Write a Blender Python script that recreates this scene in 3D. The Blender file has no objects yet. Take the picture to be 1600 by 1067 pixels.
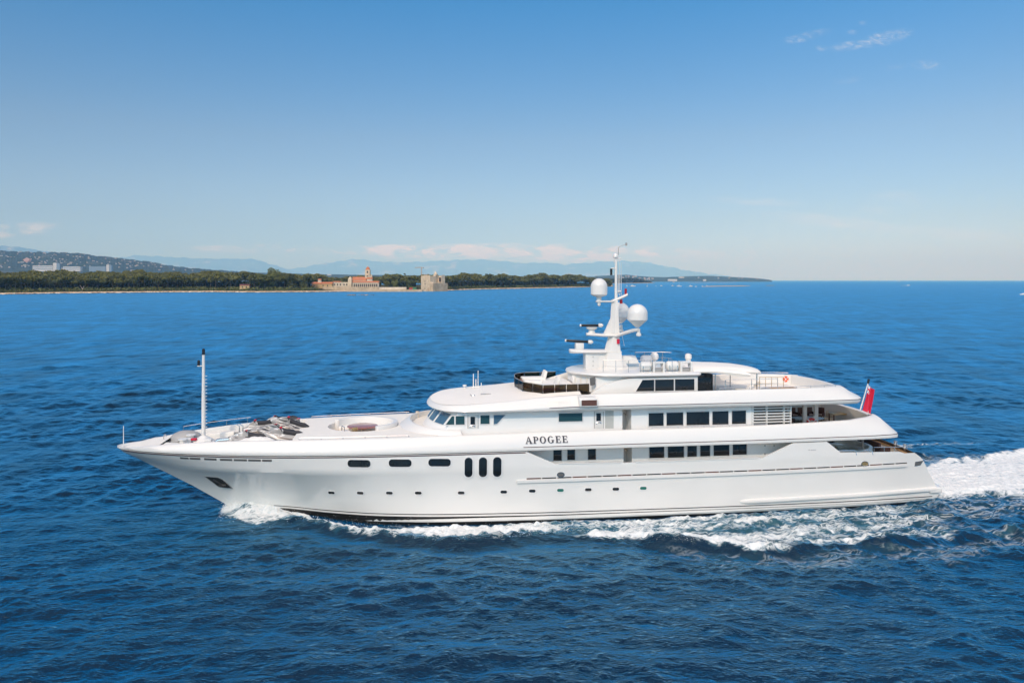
import bpy, bmesh, math, random
import numpy as np
R = math.radians
SC = bpy.context.scene
COL = SC.collection

# ------------------------------------------------------------------ camera, sky, sun
F, H, HZ = 1170.0, 17.1, 438.0            # focal length in photo pixels, camera height, horizon row
cam_d = bpy.data.cameras.new('camera'); cam = bpy.data.objects.new('camera', cam_d); COL.objects.link(cam)
cam_d.sensor_width = 36.0; cam_d.lens = F / 1600.0 * 36.0
cam_d.shift_y = -95.5 / 1600.0
cam_d.clip_start = 0.5; cam_d.clip_end = 200000.0
cam.location = (0, 0, H); cam.rotation_euler = (R(90), 0, 0)
SC.camera = cam

SUN_EL = R(38.0); SUN_DIR = (-0.30, -0.954)
SUN_ROT = math.atan2(SUN_DIR[0], SUN_DIR[1])
SC.view_settings.view_transform = 'Standard'
SC.view_settings.look = 'None'
SC.view_settings.exposure = 0.0
SC.view_settings.gamma = 1.0
SC.cycles.use_denoising = True
SC.cycles.max_bounces = 8
SC.cycles.volume_bounces = 0
SC.cycles.sample_clamp_indirect = 6.0

SKY_STRENGTH = 0.105
world = bpy.data.worlds.new("World"); SC.world = world; world.use_nodes = True

class NT:
    """tiny node helper"""
    def __init__(s, tree): s.t = tree; s.n = tree.nodes; s.l = tree.links
    def new(s, typ, **kw):
        nd = s.n.new(typ)
        for k, v in kw.items(): setattr(nd, k, v)
        return nd
    def set(s, sock, v):
        if isinstance(v, bpy.types.NodeSocket): s.l.new(v, sock)
        else: sock.default_value = v
    def math(s, op, a, b=0.0, clamp=False):
        nd = s.new('ShaderNodeMath', operation=op, use_clamp=clamp)
        s.set(nd.inputs[0], a); s.set(nd.inputs[1], b); return nd.outputs[0]
    def mix(s, fac, a, b):
        nd = s.new('ShaderNodeMix', data_type='RGBA')
        s.set(nd.inputs[0], fac); s.set(nd.inputs[6], a); s.set(nd.inputs[7], b); return nd.outputs[2]
    def noise(s, vec, scale, detail=4.0, rough=0.55, dist=0.0):
        nd = s.new('ShaderNodeTexNoise'); s.l.new(vec, nd.inputs['Vector'])
        nd.inputs['Scale'].default_value = scale; nd.inputs['Detail'].default_value = detail
        nd.inputs['Roughness'].default_value = rough; nd.inputs['Distortion'].default_value = dist
        return nd.outputs['Fac']
    def ramp(s, fac, lo, hi, a=0.0, b=1.0, smooth=True):
        nd = s.new('ShaderNodeMapRange'); nd.interpolation_type = 'SMOOTHSTEP' if smooth else 'LINEAR'
        s.set(nd.inputs[0], fac); s.set(nd.inputs[1], lo); s.set(nd.inputs[2], hi)
        s.set(nd.inputs[3], a); s.set(nd.inputs[4], b); return nd.outputs[0]
    def vscale(s, vec, v):
        nd = s.new('ShaderNodeVectorMath', operation='MULTIPLY'); s.l.new(vec, nd.inputs[0]); nd.inputs[1].default_value = v
        return nd.outputs[0]

def build_world():
    w = NT(world.node_tree); w.n.clear()
    out = w.new('ShaderNodeOutputWorld'); bg = w.new('ShaderNodeBackground')
    sky = w.new('ShaderNodeTexSky', sky_type='NISHITA'); sky.sun_disc = False
    sky.sun_elevation = SUN_EL; sky.sun_rotation = SUN_ROT
    sky.altitude = 0; sky.air_density = 1.0; sky.dust_density = 0.35; sky.ozone_density = 2.2
    tc = w.new('ShaderNodeTexCoord'); sep = w.new('ShaderNodeSeparateXYZ'); w.l.new(tc.outputs['Generated'], sep.inputs[0])
    x, y, z = sep.outputs
    ys = w.math('MAXIMUM', y, 0.05)
    u = w.math('DIVIDE', x, ys); v = w.math('DIVIDE', z, ys)
    front = w.ramp(y, 0.1, 0.3)
    cmb = w.new('ShaderNodeCombineXYZ'); w.l.new(u, cmb.inputs[0]); w.l.new(v, cmb.inputs[1])
    uv = cmb.outputs[0]
    def blob(px, py, rx, ry, rot, amp):
        cu, cv = (px - 800) / F, (HZ - py) / F
        du = w.math('SUBTRACT', u, cu); dv = w.math('SUBTRACT', v, cv)
        c, s_ = math.cos(rot), math.sin(rot)
        a = w.math('DIVIDE', w.math('ADD', w.math('MULTIPLY', du, c), w.math('MULTIPLY', dv, s_)), rx / F)
        b = w.math('DIVIDE', w.math('SUBTRACT', w.math('MULTIPLY', dv, c), w.math('MULTIPLY', du, s_)), ry / F)
        d = w.math('ADD', w.math('MULTIPLY', a, a), w.math('MULTIPLY', b, b))
        return w.math('MULTIPLY', w.ramp(d, 0.0, 2.2, 1.0, 0.0), amp)
    # wisps high on the right
    tot = None
    for bl in [(1328, 72, 26, 6, .15, .8), (1384, 60, 34, 9, .22, 1.0), (1262, 57, 30, 6, .25, .55), (1238, 63, 12, 5, 0, .55),
               (1283, 76, 8, 4, 0, .5), (1331, 51, 7, 3, 0, .5), (1447, 102, 20, 6, 0, .75), (1348, 36, 6, 4, .4, .4), (1322, 126, 18, 5, .1, .3), (1396, 105, 20, 4, .1, .25)]:
        b = blob(*bl); tot = b if tot is None else w.math('ADD', tot, b)
    n1 = w.noise(w.vscale(uv, (1, 2.0, 1)), 55.0, 8.0, .7, 1.4)
    hi = w.math('MULTIPLY', w.ramp(n1, .36, .80), tot)
    # low band of cloud over the far mountains
    tot = None
    for bl in [(800, 394, 230, 11, 0, 1.0), (660, 391, 110, 8, 0, .8), (400, 389, 90, 6, 0, .4), (900, 398, 90, 12, 0, .5), (1000, 400, 150, 9, 0, .35),
               (1165, 405, 16, 9, .6, .5), (20, 360, 60, 9, .1, .5)]:
        b = blob(*bl); tot = b if tot is None else w.math('ADD', tot, b)
    n2 = w.noise(w.vscale(uv, (1, 3.0, 1)), 26.0, 7.0, .62, .3)
    lo = w.math('MULTIPLY', w.ramp(n2, .40, .66), tot)
    # faint veil streaks on the right
    tot = None
    for bl in [(1290, 345, 90, 9, -.09, .55), (1440, 362, 160, 8, -.06, .4), (1180, 314, 60, 6, -.05, .4), (1390, 318, 50, 16, .1, .25)]:
        b = blob(*bl); tot = b if tot is None else w.math('ADD', tot, b)
    n3 = w.noise(w.vscale(uv, (1, 4.0, 1)), 14.0, 5.0, .6, .2)
    ve = w.math('MULTIPLY', w.ramp(n3, .3, .8), tot)
    fac = w.math('MULTIPLY', w.math('ADD', w.math('ADD', w.math('MULTIPLY', hi, .58), w.math('MULTIPLY', lo, 1.5)), w.math('MULTIPLY', ve, .75)), front, clamp=True)
    k = 1.0 / SKY_STRENGTH
    # sky tint by elevation; zenith above the frame raised as added fill light
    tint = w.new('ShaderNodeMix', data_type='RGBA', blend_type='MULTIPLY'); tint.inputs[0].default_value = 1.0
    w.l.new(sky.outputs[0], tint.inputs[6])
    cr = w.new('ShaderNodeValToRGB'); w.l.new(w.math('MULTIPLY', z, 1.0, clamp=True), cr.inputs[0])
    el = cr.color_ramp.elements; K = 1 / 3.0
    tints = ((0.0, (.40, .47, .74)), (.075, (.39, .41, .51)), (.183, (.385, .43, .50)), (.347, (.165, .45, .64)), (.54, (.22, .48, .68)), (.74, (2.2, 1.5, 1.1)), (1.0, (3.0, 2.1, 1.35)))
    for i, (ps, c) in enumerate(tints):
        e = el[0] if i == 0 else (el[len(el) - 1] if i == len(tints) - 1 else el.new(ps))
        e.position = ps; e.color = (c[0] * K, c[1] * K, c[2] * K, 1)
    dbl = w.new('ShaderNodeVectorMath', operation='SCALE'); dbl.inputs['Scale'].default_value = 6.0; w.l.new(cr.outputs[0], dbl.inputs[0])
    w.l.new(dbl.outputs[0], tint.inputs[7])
    # unseen sky behind the camera boosted, added fill for the shaded sides
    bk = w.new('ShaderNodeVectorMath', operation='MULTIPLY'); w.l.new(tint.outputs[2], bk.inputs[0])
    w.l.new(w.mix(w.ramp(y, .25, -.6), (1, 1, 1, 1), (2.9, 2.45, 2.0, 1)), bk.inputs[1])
    # the low sky is a little deeper towards the land on the left, paler over the open sea on the right
    lowl = w.math('MULTIPLY', w.ramp(x, -.25, .45, 1.0, 0.0), w.ramp(z, .0, .13, 1.0, 0.0))
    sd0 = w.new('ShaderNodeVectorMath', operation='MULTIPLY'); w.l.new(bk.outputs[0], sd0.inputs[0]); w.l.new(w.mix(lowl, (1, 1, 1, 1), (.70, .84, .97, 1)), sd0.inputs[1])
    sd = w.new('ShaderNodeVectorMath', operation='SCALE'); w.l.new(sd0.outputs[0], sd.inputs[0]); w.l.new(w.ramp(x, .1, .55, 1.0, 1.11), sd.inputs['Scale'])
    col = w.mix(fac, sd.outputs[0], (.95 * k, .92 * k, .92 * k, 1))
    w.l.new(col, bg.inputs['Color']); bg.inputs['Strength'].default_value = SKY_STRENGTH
    w.l.new(bg.outputs[0], out.inputs['Surface'])
build_world()

sun_d = bpy.data.lights.new('sun', 'SUN'); sun_d.energy = 2.0; sun_d.angle = R(0.53); sun_d.color = (1.0, .88, .73)
sun = bpy.data.objects.new('sun', sun_d); COL.objects.link(sun)
_hd = math.hypot(*SUN_DIR)
from mathutils import Vector, Matrix
sv = Vector((SUN_DIR[0] / _hd * math.cos(SUN_EL), SUN_DIR[1] / _hd * math.cos(SUN_EL), math.sin(SUN_EL)))
sun.rotation_euler = sv.to_track_quat('Z', 'Y').to_euler(); sun.location = (-60, -80, 120)

# ------------------------------------------------------------------ helpers
TH = R(7.8); OX, OY = -28.7, 54.6          # yacht: heading and bow tip
UX, UY = math.cos(TH), math.sin(TH); NX, NY = math.sin(TH), -math.cos(TH)

def S(px, py, t):
    """where the line of sight through a photo pixel meets the yacht's fore-and-aft plane at offset t (port positive)"""
    a = (px - 800) / F
    s = (a * (OY + NY * t) - OX - NX * t) / (UX - a * UY)
    return s, H - (py - HZ) * (OY + UY * s + NY * t) / F
def SP(pts, t): return [S(x, y, t) for x, y in pts]
def ship2world(s, t, z): return (OX + UX * s + NX * t, OY + UY * s + NY * t, z)
def wx(px, Y): return (px - 800) / F * Y
def wz(py, Y): return H - (py - HZ) * Y / F
def lerp_tab(tab, x):
    xs = [a for a, _ in tab]; ys = [b for _, b in tab]
    return float(np.interp(x, xs, ys))
def smooth_tab(tab, x):
    """monotone-ish cubic through the table"""
    n = len(tab)
    if x <= tab[0][0]: return tab[0][1]
    if x >= tab[-1][0]: return tab[-1][1]
    for i in range(n - 1):
        if x <= tab[i + 1][0]:
            x0, y0 = tab[i]; x1, y1 = tab[i + 1]
            d = (y1 - y0) / (x1 - x0)
            dm = (y0 - tab[i-1][1]) / (x0 - tab[i-1][0]) if i > 0 else d
            dp = (tab[i+2][1] - y1) / (tab[i+2][0] - x1) if i + 2 < n else d
            m0 = 0 if dm * d <= 0 else 2 * dm * d / (dm + d)
            m1 = 0 if dp * d <= 0 else 2 * dp * d / (dp + d)
            h = x1 - x0; q = (x - x0) / h
            return ((2*q**3 - 3*q*q + 1) * y0 + (q**3 - 2*q*q + q) * h * m0 + (-2*q**3 + 3*q*q) * y1 + (q**3 - q*q) * h * m1)

class MB:
    """collects shapes in (s, t, z); ship=True mirrors t so that +t is port"""
    def __init__(m, ship=True): m.v = []; m.f = []; m.mi = []; m.ship = ship; m.cur = 0
    def add(m, vs, fs):
        o = len(m.v); m.v.extend([tuple(p) for p in vs])
        for f in fs: m.f.append([o + i for i in f]); m.mi.append(m.cur)
    def box(m, s0, s1, t0, t1, z0, z1):
        m.add([(s0,t0,z0),(s1,t0,z0),(s1,t1,z0),(s0,t1,z0),(s0,t0,z1),(s1,t0,z1),(s1,t1,z1),(s0,t1,z1)],
              [(0,3,2,1),(4,5,6,7),(0,1,5,4),(1,2,6,5),(2,3,7,6),(3,0,4,7)])
        return m
    def loft(m, rings, closed=True, cap0=False, cap1=False, loop=False):
        n = len(rings[0]); vs = [p for r in rings for p in r]; fs = []
        nr = len(rings)
        for i in range(nr if loop else nr - 1):
            j = (i + 1) % nr
            for k in range(n if closed else n - 1):
                q = (k + 1) % n
                fs.append((i*n + k, i*n + q, j*n + q, j*n + k))
        if cap0: fs.append(tuple(range(n))[::-1])
        if cap1: fs.append(tuple(range((nr-1)*n, nr*n)))
        m.add(vs, fs); return m
    def side(m, poly, t0, t1):      # poly of (s,z) between t0 and t1
        return m.loft([[(s, t0, z) for s, z in poly], [(s, t1, z) for s, z in poly]], True, True, True)
    def plan(m, poly, z0, z1):      # poly of (s,t) between z0 and z1
        return m.loft([[(s, t, z0) for s, t in poly], [(s, t, z1) for s, t in poly]], True, True, True)
    def cross(m, poly, s0, s1):     # poly of (t,z) between s0 and s1
        return m.loft([[(s0, t, z) for t, z in poly], [(s1, t, z) for t, z in poly]], True, True, True)
    def tube(m, pts, r, n=8, loop=False):
        rr = r if isinstance(r, (list, tuple)) else [r] * len(pts)
        P = [Vector(p) for p in pts]; rings = []; up = None
        for i, p in enumerate(P):
            a = P[i-1] if (i > 0 or loop) else p; b = P[(i+1) % len(P)] if (i < len(P)-1 or loop) else p
            d = (b - a).normalized()
            if up is None:
                up = Vector((0,0,1)) if abs(d.z) < .9 else Vector((1,0,0))
            x = d.cross(up).normalized(); yv = x.cross(d).normalized(); up = yv
            rings.append([tuple(p + x * math.cos(2*math.pi*k/n) * rr[i] + yv * math.sin(2*math.pi*k/n) * rr[i]) for k in range(n)])
        return m.loft(rings, True, not loop, not loop, loop)
    def lathe(m, c, prof, n=24, axis='z', sx=1.0, sy=1.0):
        rings = []
        for r, h in prof:
            ring = []
            for k in range(n):
                a = 2 * math.pi * k / n; p, q = r * math.cos(a) * sx, r * math.sin(a) * sy
                if axis == 'z': ring.append((c[0] + p, c[1] + q, c[2] + h))
                elif axis == 's': ring.append((c[0] + h, c[1] + p, c[2] + q))
                else: ring.append((c[0] + p, c[1] + h, c[2] + q))
            rings.append(ring)
        return m.loft(rings, True, True, True)
    def build(m, name, mats, parent=None, smooth=35, bevel=0, seg=2, loc=None, fixn=True):
        me = bpy.data.meshes.new(name)
        vs = [(a, -b, c) for a, b, c in m.v] if m.ship else m.v
        me.from_pydata(vs, [], m.f)
        if not isinstance(mats, (list, tuple)): mats = [mats]
        for x in mats: me.materials.append(x)
        if len(mats) > 1: me.polygons.foreach_set('material_index', m.mi)
        bm = bmesh.new(); bm.from_mesh(me)
        if fixn: bmesh.ops.recalc_face_normals(bm, faces=bm.faces)
        if bevel:
            es = [e for e in bm.edges if len(e.link_faces) == 2 and e.calc_face_angle(0) > .5]
            bmesh.ops.bevel(bm, geom=es, offset=bevel, segments=seg, profile=.5, affect='EDGES', clamp_overlap=True)
        bm.to_mesh(me); bm.free()
        if smooth:
            me.polygons.foreach_set('use_smooth', [True] * len(me.polygons))
            me.set_sharp_from_angle(angle=R(smooth))
        me.update()
        o = bpy.data.objects.new(name, me); COL.objects.link(o)
        if parent is not None: o.parent = parent
        if loc is not None: o.location = loc
        return o

def tag(o, label=None, cat=None, group=None, kind=None):
    if label: o['label'] = label
    if cat: o['category'] = cat
    if group: o['group'] = group
    if kind: o['kind'] = kind
    return o
def empty(name, loc=(0,0,0), rz=0.0, label=None, cat=None, group=None):
    o = bpy.data.objects.new(name, None); COL.objects.link(o); o.location = loc; o.rotation_euler = (0, 0, rz)
    o.empty_display_size = .5
    return tag(o, label, cat, group)
def ship_thing(name, s, t, z, rz, label, cat, group=None):
    return empty(name, ship2world(s, t, z), TH + rz, label, cat, group)
def copy_tree(o, parent=None):
    c = o.copy(); COL.objects.link(c)
    if parent is not None: c.parent = parent
    for ch in list(o.children): copy_tree(ch, c)
    return c
def arc(cx, cy, rx, ry, a0, a1, n): return [(cx + rx * math.cos(a0 + (a1-a0)*i/n), cy + ry * math.sin(a0 + (a1-a0)*i/n)) for i in range(n+1)]
def rrect(x0, x1, y0, y1, r, n=5):
    r = min(r, (x1-x0)/2 - 1e-4, (y1-y0)/2 - 1e-4)
    return (arc(x1-r, y1-r, r, r, 0, math.pi/2, n) + arc(x0+r, y1-r, r, r, math.pi/2, math.pi, n)
            + arc(x0+r, y0+r, r, r, math.pi, 1.5*math.pi, n) + arc(x1-r, y0+r, r, r, 1.5*math.pi, 2*math.pi, n))
def offset_poly(poly, d):
    """grow a convex polygon outwards by d"""
    n = len(poly); area = sum(poly[i][0]*poly[(i+1)%n][1] - poly[(i+1)%n][0]*poly[i][1] for i in range(n))
    sg = 1 if area > 0 else -1; out = []
    for i in range(n):
        p0, p1, p2 = poly[i-1], poly[i], poly[(i+1)%n]
        def nrm(a, b):
            dx, dy = b[0]-a[0], b[1]-a[1]; l = math.hypot(dx, dy) or 1
            return (dy/l*sg, -dx/l*sg)
        a, b = nrm(p0, p1), nrm(p1, p2); k = 1 + a[0]*b[0] + a[1]*b[1]; k = max(k, .3)
        out.append((p1[0] + (a[0]+b[0])/k*d, p1[1] + (a[1]+b[1])/k*d))
    return out

# ------------------------------------------------------------------ materials
def mat(name, col, rough=.5, metal=0.0, var=0.0, vscale=3.0, bump=0.0, bscale=40.0, coat=0.0, spec=.5, rvar=0.0):
    m = bpy.data.materials.new(name); m.use_nodes = True; t = NT(m.node_tree)
    b = t.n['Principled BSDF']; b.inputs['Metallic'].default_value = metal
    b.inputs['Roughness'].default_value = rough; b.inputs['Coat Weight'].default_value = coat
    b.inputs['Specular IOR Level'].default_value = spec; b.inputs['Base Color'].default_value = (*col, 1)
    if var or bump or rvar:
        tc = t.new('ShaderNodeTexCoord'); vec = tc.outputs['Object']
        if var:
            n = t.noise(vec, vscale, 5.0, .6)
            f = t.ramp(n, .3, .7)
            lo = tuple(c * (1 - var) for c in col) + (1,); hi = tuple(min(1, c * (1 + var)) for c in col) + (1,)
            t.l.new(t.mix(f, lo, hi), b.inputs['Base Color'])
        if rvar:
            n = t.noise(vec, vscale * .7, 4.0, .6); t.l.new(t.ramp(n, .3, .7, rough * (1 - rvar), rough * (1 + rvar)), b.inputs['Roughness'])
        if bump:
            n = t.noise(vec, bscale, 3.0, .6); bp = t.new('ShaderNodeBump'); bp.inputs['Strength'].default_value = bump
            bp.inputs['Distance'].default_value = .05; t.l.new(n, bp.inputs['Height']); t.l.new(bp.outputs[0], b.inputs['Normal'])
    return m

M = {}
M['hull'] = mat('hull_paint', (.73, .72, .695), .15, var=.012, vscale=.35, coat=.5, bump=.04, bscale=.8)
M['white'] = mat('white_paint', (.70, .69, .665), .3, var=.01, vscale=.5, coat=.2)
M['deck'] = mat('deck_paint', (.78, .75, .69), .6, var=.02, vscale=1.2)
M['wall'] = mat('deckhouse_paint', (.84, .83, .81), .3, var=.01, vscale=.5, coat=.2)
M['roof'] = mat('roof_paint', (.86, .815, .745), .5, var=.015, vscale=.8)
M['teak'] = mat('teak_deck', (.42, .26, .13), .6, var=.2, vscale=5)
M['sidedeck'] = mat('pale_teak_deck', (.58, .47, .33), .6, var=.15, vscale=5)
M['teaktop'] = mat('varnished_teak', (.34, .12, .075), .3, var=.2, vscale=4, coat=.5)
M['glass'] = mat('dark_window_glass', (.012, .016, .02), .04, var=.3, vscale=.4, spec=.6)
M['tealglass'] = mat('teal_window_glass', (.02, .065, .075), .05, spec=.7)
M['blueglass'] = mat('blue_window_glass', (.06, .13, .2), .05, spec=.8)
M['greenport'] = mat('green_port_glass', (.03, .16, .13), .08, spec=.6)
M['black'] = mat('black_paint', (.012, .012, .014), .35)
M['antifoul'] = mat('black_antifouling', (.012, .011, .011), .4, var=.3, vscale=.8)
M['stripe'] = mat('dark_stripe', (.06, .022, .025), .35)
M['rubber'] = mat('black_rubber', (.03, .03, .03), .6)
M['steel'] = mat('stainless_steel', (.62, .62, .62), .25, 1.0)
M['gold'] = mat('polished_bronze', (.55, .38, .18), .35, .7)
M['frame'] = mat('window_frame', (.70, .69, .68), .3)
M['red'] = mat('red_fabric', (.55, .012, .05), .7)
M['redl'] = mat('red_light', (.35, .01, .02), .3)
M['orange'] = mat('orange_buoy', (.8, .10, .02), .5)
M['cushion'] = mat('white_cushion', (.78, .76, .72), .8, var=.04, vscale=4)
M['beige'] = mat('beige_cushion', (.52, .46, .38), .8, var=.06, vscale=5)
M['pink'] = mat('dusty_pink_cushion', (.55, .38, .33), .8)
M['wicker'] = mat('dark_wicker', (.10, .042, .032), .6, var=.4, vscale=25)
M['grey'] = mat('grey_paint', (.33, .33, .33), .5, var=.06, vscale=2)
M['dgrey'] = mat('dark_grey_recess', (.11, .11, .11), .6)
M['pass'] = mat('passage_paint', (.45, .46, .44), .6, var=.05, vscale=2)
M['blue'] = mat('ensign_blue', (.01, .03, .25), .7)
M['fwhite'] = mat('ensign_white', (.8, .8, .8), .7)
M['letter'] = mat('black_lettering', (.02, .018, .025), .3)
M['lettershade'] = mat('grey_lettering', (.42, .42, .44), .3)
def smoked():
    m = bpy.data.materials.new('smoked_glass'); m.use_nodes = True; t = NT(m.node_tree); t.n.clear()
    o = t.new('ShaderNodeOutputMaterial'); g = t.new('ShaderNodeBsdfGlossy'); tr = t.new('ShaderNodeBsdfTransparent')
    tr.inputs[0].default_value = (.30, .25, .17, 1); g.inputs['Roughness'].default_value = .05; g.inputs['Color'].default_value = (.8, .8, .8, 1)
    lw = t.new('ShaderNodeFresnel'); lw.inputs['IOR'].default_value = 1.4
    mx = t.new('ShaderNodeMixShader'); t.l.new(lw.outputs[0], mx.inputs[0]); t.l.new(tr.outputs[0], mx.inputs[1]); t.l.new(g.outputs[0], mx.inputs[2])
    t.l.new(mx.outputs[0], o.inputs['Surface']); return m
M['smoked'] = smoked()
# ================================================================== THE YACHT
yacht = empty('motor_yacht', (OX, OY, 0), TH, 'long white three-deck motor yacht under way with black serif lettering on its side', 'yacht')

STEM = [(-1.0, 9.6), (0, 8.07), (.61, 7.38), (2.02, 5.12), (3.38, 2.65), (3.75, 1.98), (4.8, .02), (4.95, 0.0)]
SEND = [(-1.0, 61.2), (.3, 62.2), (.9, 62.0), (2.0, 61.3), (2.8, 60.85), (3.3, 60.5), (3.9, 59.6), (5.2, 59.4)]
B_W = [(8.07, .06), (9, .38), (10.5, .85), (13, 1.72), (15.6, 2.9), (19.3, 4.1), (24, 4.78), (33, 5.15), (43, 5.15), (53, 4.95), (62, 4.3)]
B_K = [(1.98, .07), (3, .75), (4, 1.35), (6, 2.35), (8, 3.15), (10, 3.8), (13, 4.45), (17, 5.0), (21, 5.24), (26, 5.36), (32, 5.39), (46, 5.39), (52, 5.23), (58, 4.88), (62, 4.5)]
B_R = [(0, .16), (.4, .62), (1, 1.08), (2, 1.7), (4, 2.6), (6, 3.25), (8, 3.8), (10, 4.25), (13, 4.74), (17, 5.14), (21, 5.32), (26, 5.4), (46, 5.4), (52, 5.25), (58, 4.92), (62, 4.6)]
def hb(s, z):
    """half breadth of the hull"""
    s0 = lerp_tab(STEM, z)
    if s <= s0: return .06
    e = math.exp(-(s - s0) / 11.0)
    if z <= 3.75:
        w = max(0.0, min(1.0, z / 3.75)) ** 1.9
        a = smooth_tab(B_W, s - (s0 - 8.07) * e); b = smooth_tab(B_K, s - (s0 - 1.98) * e)
        r = a * (1 - w) + b * w
        if z < 0: r *= (1 + z * .12)
        return r
    w = min(1.0, (z - 3.75) / 1.15)
    a = smooth_tab(B_K, s - (s0 - 1.98) * e); b = smooth_tab(B_R, s - s0 * e)
    return a * (1 - w) + b * w
TOPZ = [(0, 4.93), (29.25, 4.93), (31.35, 4.0), (36, 3.9), (47.0, 3.9), (49.5, 4.93), (52.25, 4.93), (53.4, 4.06), (59.2, 3.86), (60.5, 3.32), (62, 3.2)]
def topz(s): return lerp_tab(TOPZ, s)

def build_hull():
    st = [1.98, 2.05, 2.15, 2.3, 2.5, 2.8, 3.2, 3.6] + [4 + .5 * i for i in range(113)]
    for b in (29.25, 31.35, 47.0, 49.5, 52.25, 53.4, 59.2): st.append(b)
    st = sorted(set([x for x in st if x <= 60.0] + [60.3, 60.6]))
    zlow = [-1.0, -.4, 0, .3, .6, .9, 1.2, 1.6, 2.0, 2.4, 2.8, 3.2, 3.5, 3.75]
    m = MB()
    def col(s_i, sgn):
        pts = []
        g = max(0, 1 - (s_i - 1.98) / 20.0) ** 1.3; h = max(0, (s_i - 54.0) / 6.6) ** 2
        zt = topz(s_i)
        zs = zlow + [3.75 + (zt - 3.75) * k / 4 for k in (1, 2, 3, 4)]
        for z in zs:
            s = s_i + (lerp_tab(STEM, z) - 1.98) * g + (lerp_tab(SEND, z) - 60.6) * h
            pts.append((s, sgn * hb(s, z), z))
        s, t, z = pts[-1]
        pts.append((s, sgn * max(.02, abs(t) - .16), z)); pts.append((s, sgn * max(.02, abs(t) - .2), 2.88 if s_i > 28.5 else z - .05))
        return pts
    P = [col(s, 1) for s in st]; Q = [col(s, -1) for s in st]
    m.loft(P, closed=False); m.loft(Q, closed=False)
    # stem: close between the two sides
    m.loft([Q[0], P[0]], closed=False)
    # transom, bulging slightly aft
    cols = []
    n = len(zlow) + 4
    for f in [i / 8 for i in range(-8, 9)]:
        cols.append([(p[0] + .45 * (1 - f * f), f * p[1], p[2]) for p in P[-1][:n]])
    m.loft(cols, closed=False)
    o = m.build('hull', M['hull'], yacht, smooth=28)
    return o
hull = build_hull()

def hull_strip(name, zf0, zf1, sa, sb, off, material, parent=yacht, both=True, step=.5, thick=.0):
    """a painted or fitted strip lying on the hull between two height curves"""
    n = max(2, int((sb - sa) / step)); m = MB()
    for sg in ((1, -1) if both else (1,)):
        rings = []
        for i in range(n + 1):
            s = sa + (sb - sa) * i / n; z0, z1 = zf0(s), zf1(s)
            r = []
            zs = [z0 + (z1 - z0) * k / 3 for k in range(4)]
            for z in zs: r.append((s, sg * (hb(s, z) + off), z))
            if thick:
                r += [(s, sg * (hb(s, z1) - .05), z1), (s, sg * (hb(s, z0) - .05), z0)]
            rings.append(r)
        m.loft(rings, closed=bool(thick), cap0=bool(thick), cap1=bool(thick))
    return m.build(name, material, parent, smooth=40)
bz = lambda s: .72 - .0088 * s
def stemclip(s, z): return z
hull_strip('antifouling', lambda s: -.9, lambda s: bz(s) - .15, 10.4, 61.3, .012, M['antifoul'])
hull_strip('boot_stripe', lambda s: bz(s) - .015, lambda s: bz(s) + .045, 11.2, 61.6, .012, M['black'])
hull_strip('sheer_stripe', lambda s: 4.83, lambda s: 4.9, .6, 29.2, .014, M['stripe'])
# rubbing rail with its row of freeing ports
hull_strip('rubbing_rail', lambda s: 2.70, lambda s: 2.90, 28.6, 59.2, .12, M['hull'], thick=1)
def port_row():
    a = 29.3; k = 0; proto = []
    while a < 58.6:
        L = 1.03
        m = MB(); pts = []
        for z in (2.93, 3.02):
            pts.append([(s, hb(s, z) + .012, z) for s in (a, a + L / 2, a + L)] + [(s, hb(s, z) - .03, z) for s in (a + L, a + L / 2, a)])
        m.loft(pts, True, True, True); m.build('freeing_port', M['rubber'] if k % 3 else M['wicker'], yacht, smooth=0)
        a += L + .08; k += 1
port_row()
# chafing strip low on the quarter and the bathing platform lip
def quarter_strip():
    m = MB()
    for sg in (1, -1):
        rings = []
        for i in range(41):
            s = 45.4 + 16.5 * i / 40; z = .66 + .006 * (s - 45.4); b = hb(s, z); g = .17 * min(1, (s - 45.4) / .6)
            rings.append([(s, sg * (b - .05), z - .12), (s, sg * (b + g), z - .10), (s, sg * (b + g + .03), z), (s, sg * (b + g), z + .12), (s, sg * (b - .05), z + .17)])
        m = MB(); m.loft(rings, True, True, True); m.build('spray_rail', M['hull'], yacht, smooth=50)
    pl = []
    for f in [i / 12 for i in range(-12, 13)]: pl.append((62.35 + .5 * (1 - abs(f) ** 4), 4.5 * f))
    pl = [(61.3, -4.5)] + pl + [(61.3, 4.5)]
    MB().plan(pl, .45, .92).build('swim_platform', M['hull'], yacht, bevel=.1, seg=3)
quarter_strip()

# hull openings: pane + rim conforming to the hull
def hull_window(name, poly_px, t_guess, material, rim=.05, rimmat='frame', lift=.02):
    poly = SP(poly_px, t_guess)
    def ring(p, off): return [(s, hb(s, z) + off, z) for s, z in p]
    cs = sum(q[0] for q in poly) / len(poly); cz = sum(q[1] for q in poly) / len(poly)
    sc_ = lambda k: [(cs + (s - cs) * k, cz + (z - cz) * k) for s, z in poly]
    m = MB(); m.loft([ring(poly, -.06)] + [ring(sc_(k), lift) for k in (1, .85, .7, .55, .4, .25, .1)], True, True, True)
    o = m.build(name, material, yacht, smooth=30)
    if rim:
        big = offset_poly(poly, rim)
        m = MB(); m.loft([ring(big, -.03), ring(big, lift + .016), ring(poly, lift + .016), ring(poly, -.02)], True)
        m.build('frame', M[rimmat], o, smooth=40)
    return o
for x0, x1, y0, y1 in [(543, 579, 718.2, 730), (607.5, 643, 716.6, 728.6), (669.2, 704, 715.3, 727.4)]:
    hull_window('long_hull_window', rrect(x0, x1, y0, y1, 5.2, 5), 5.15, M['glass'], .06)
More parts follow.
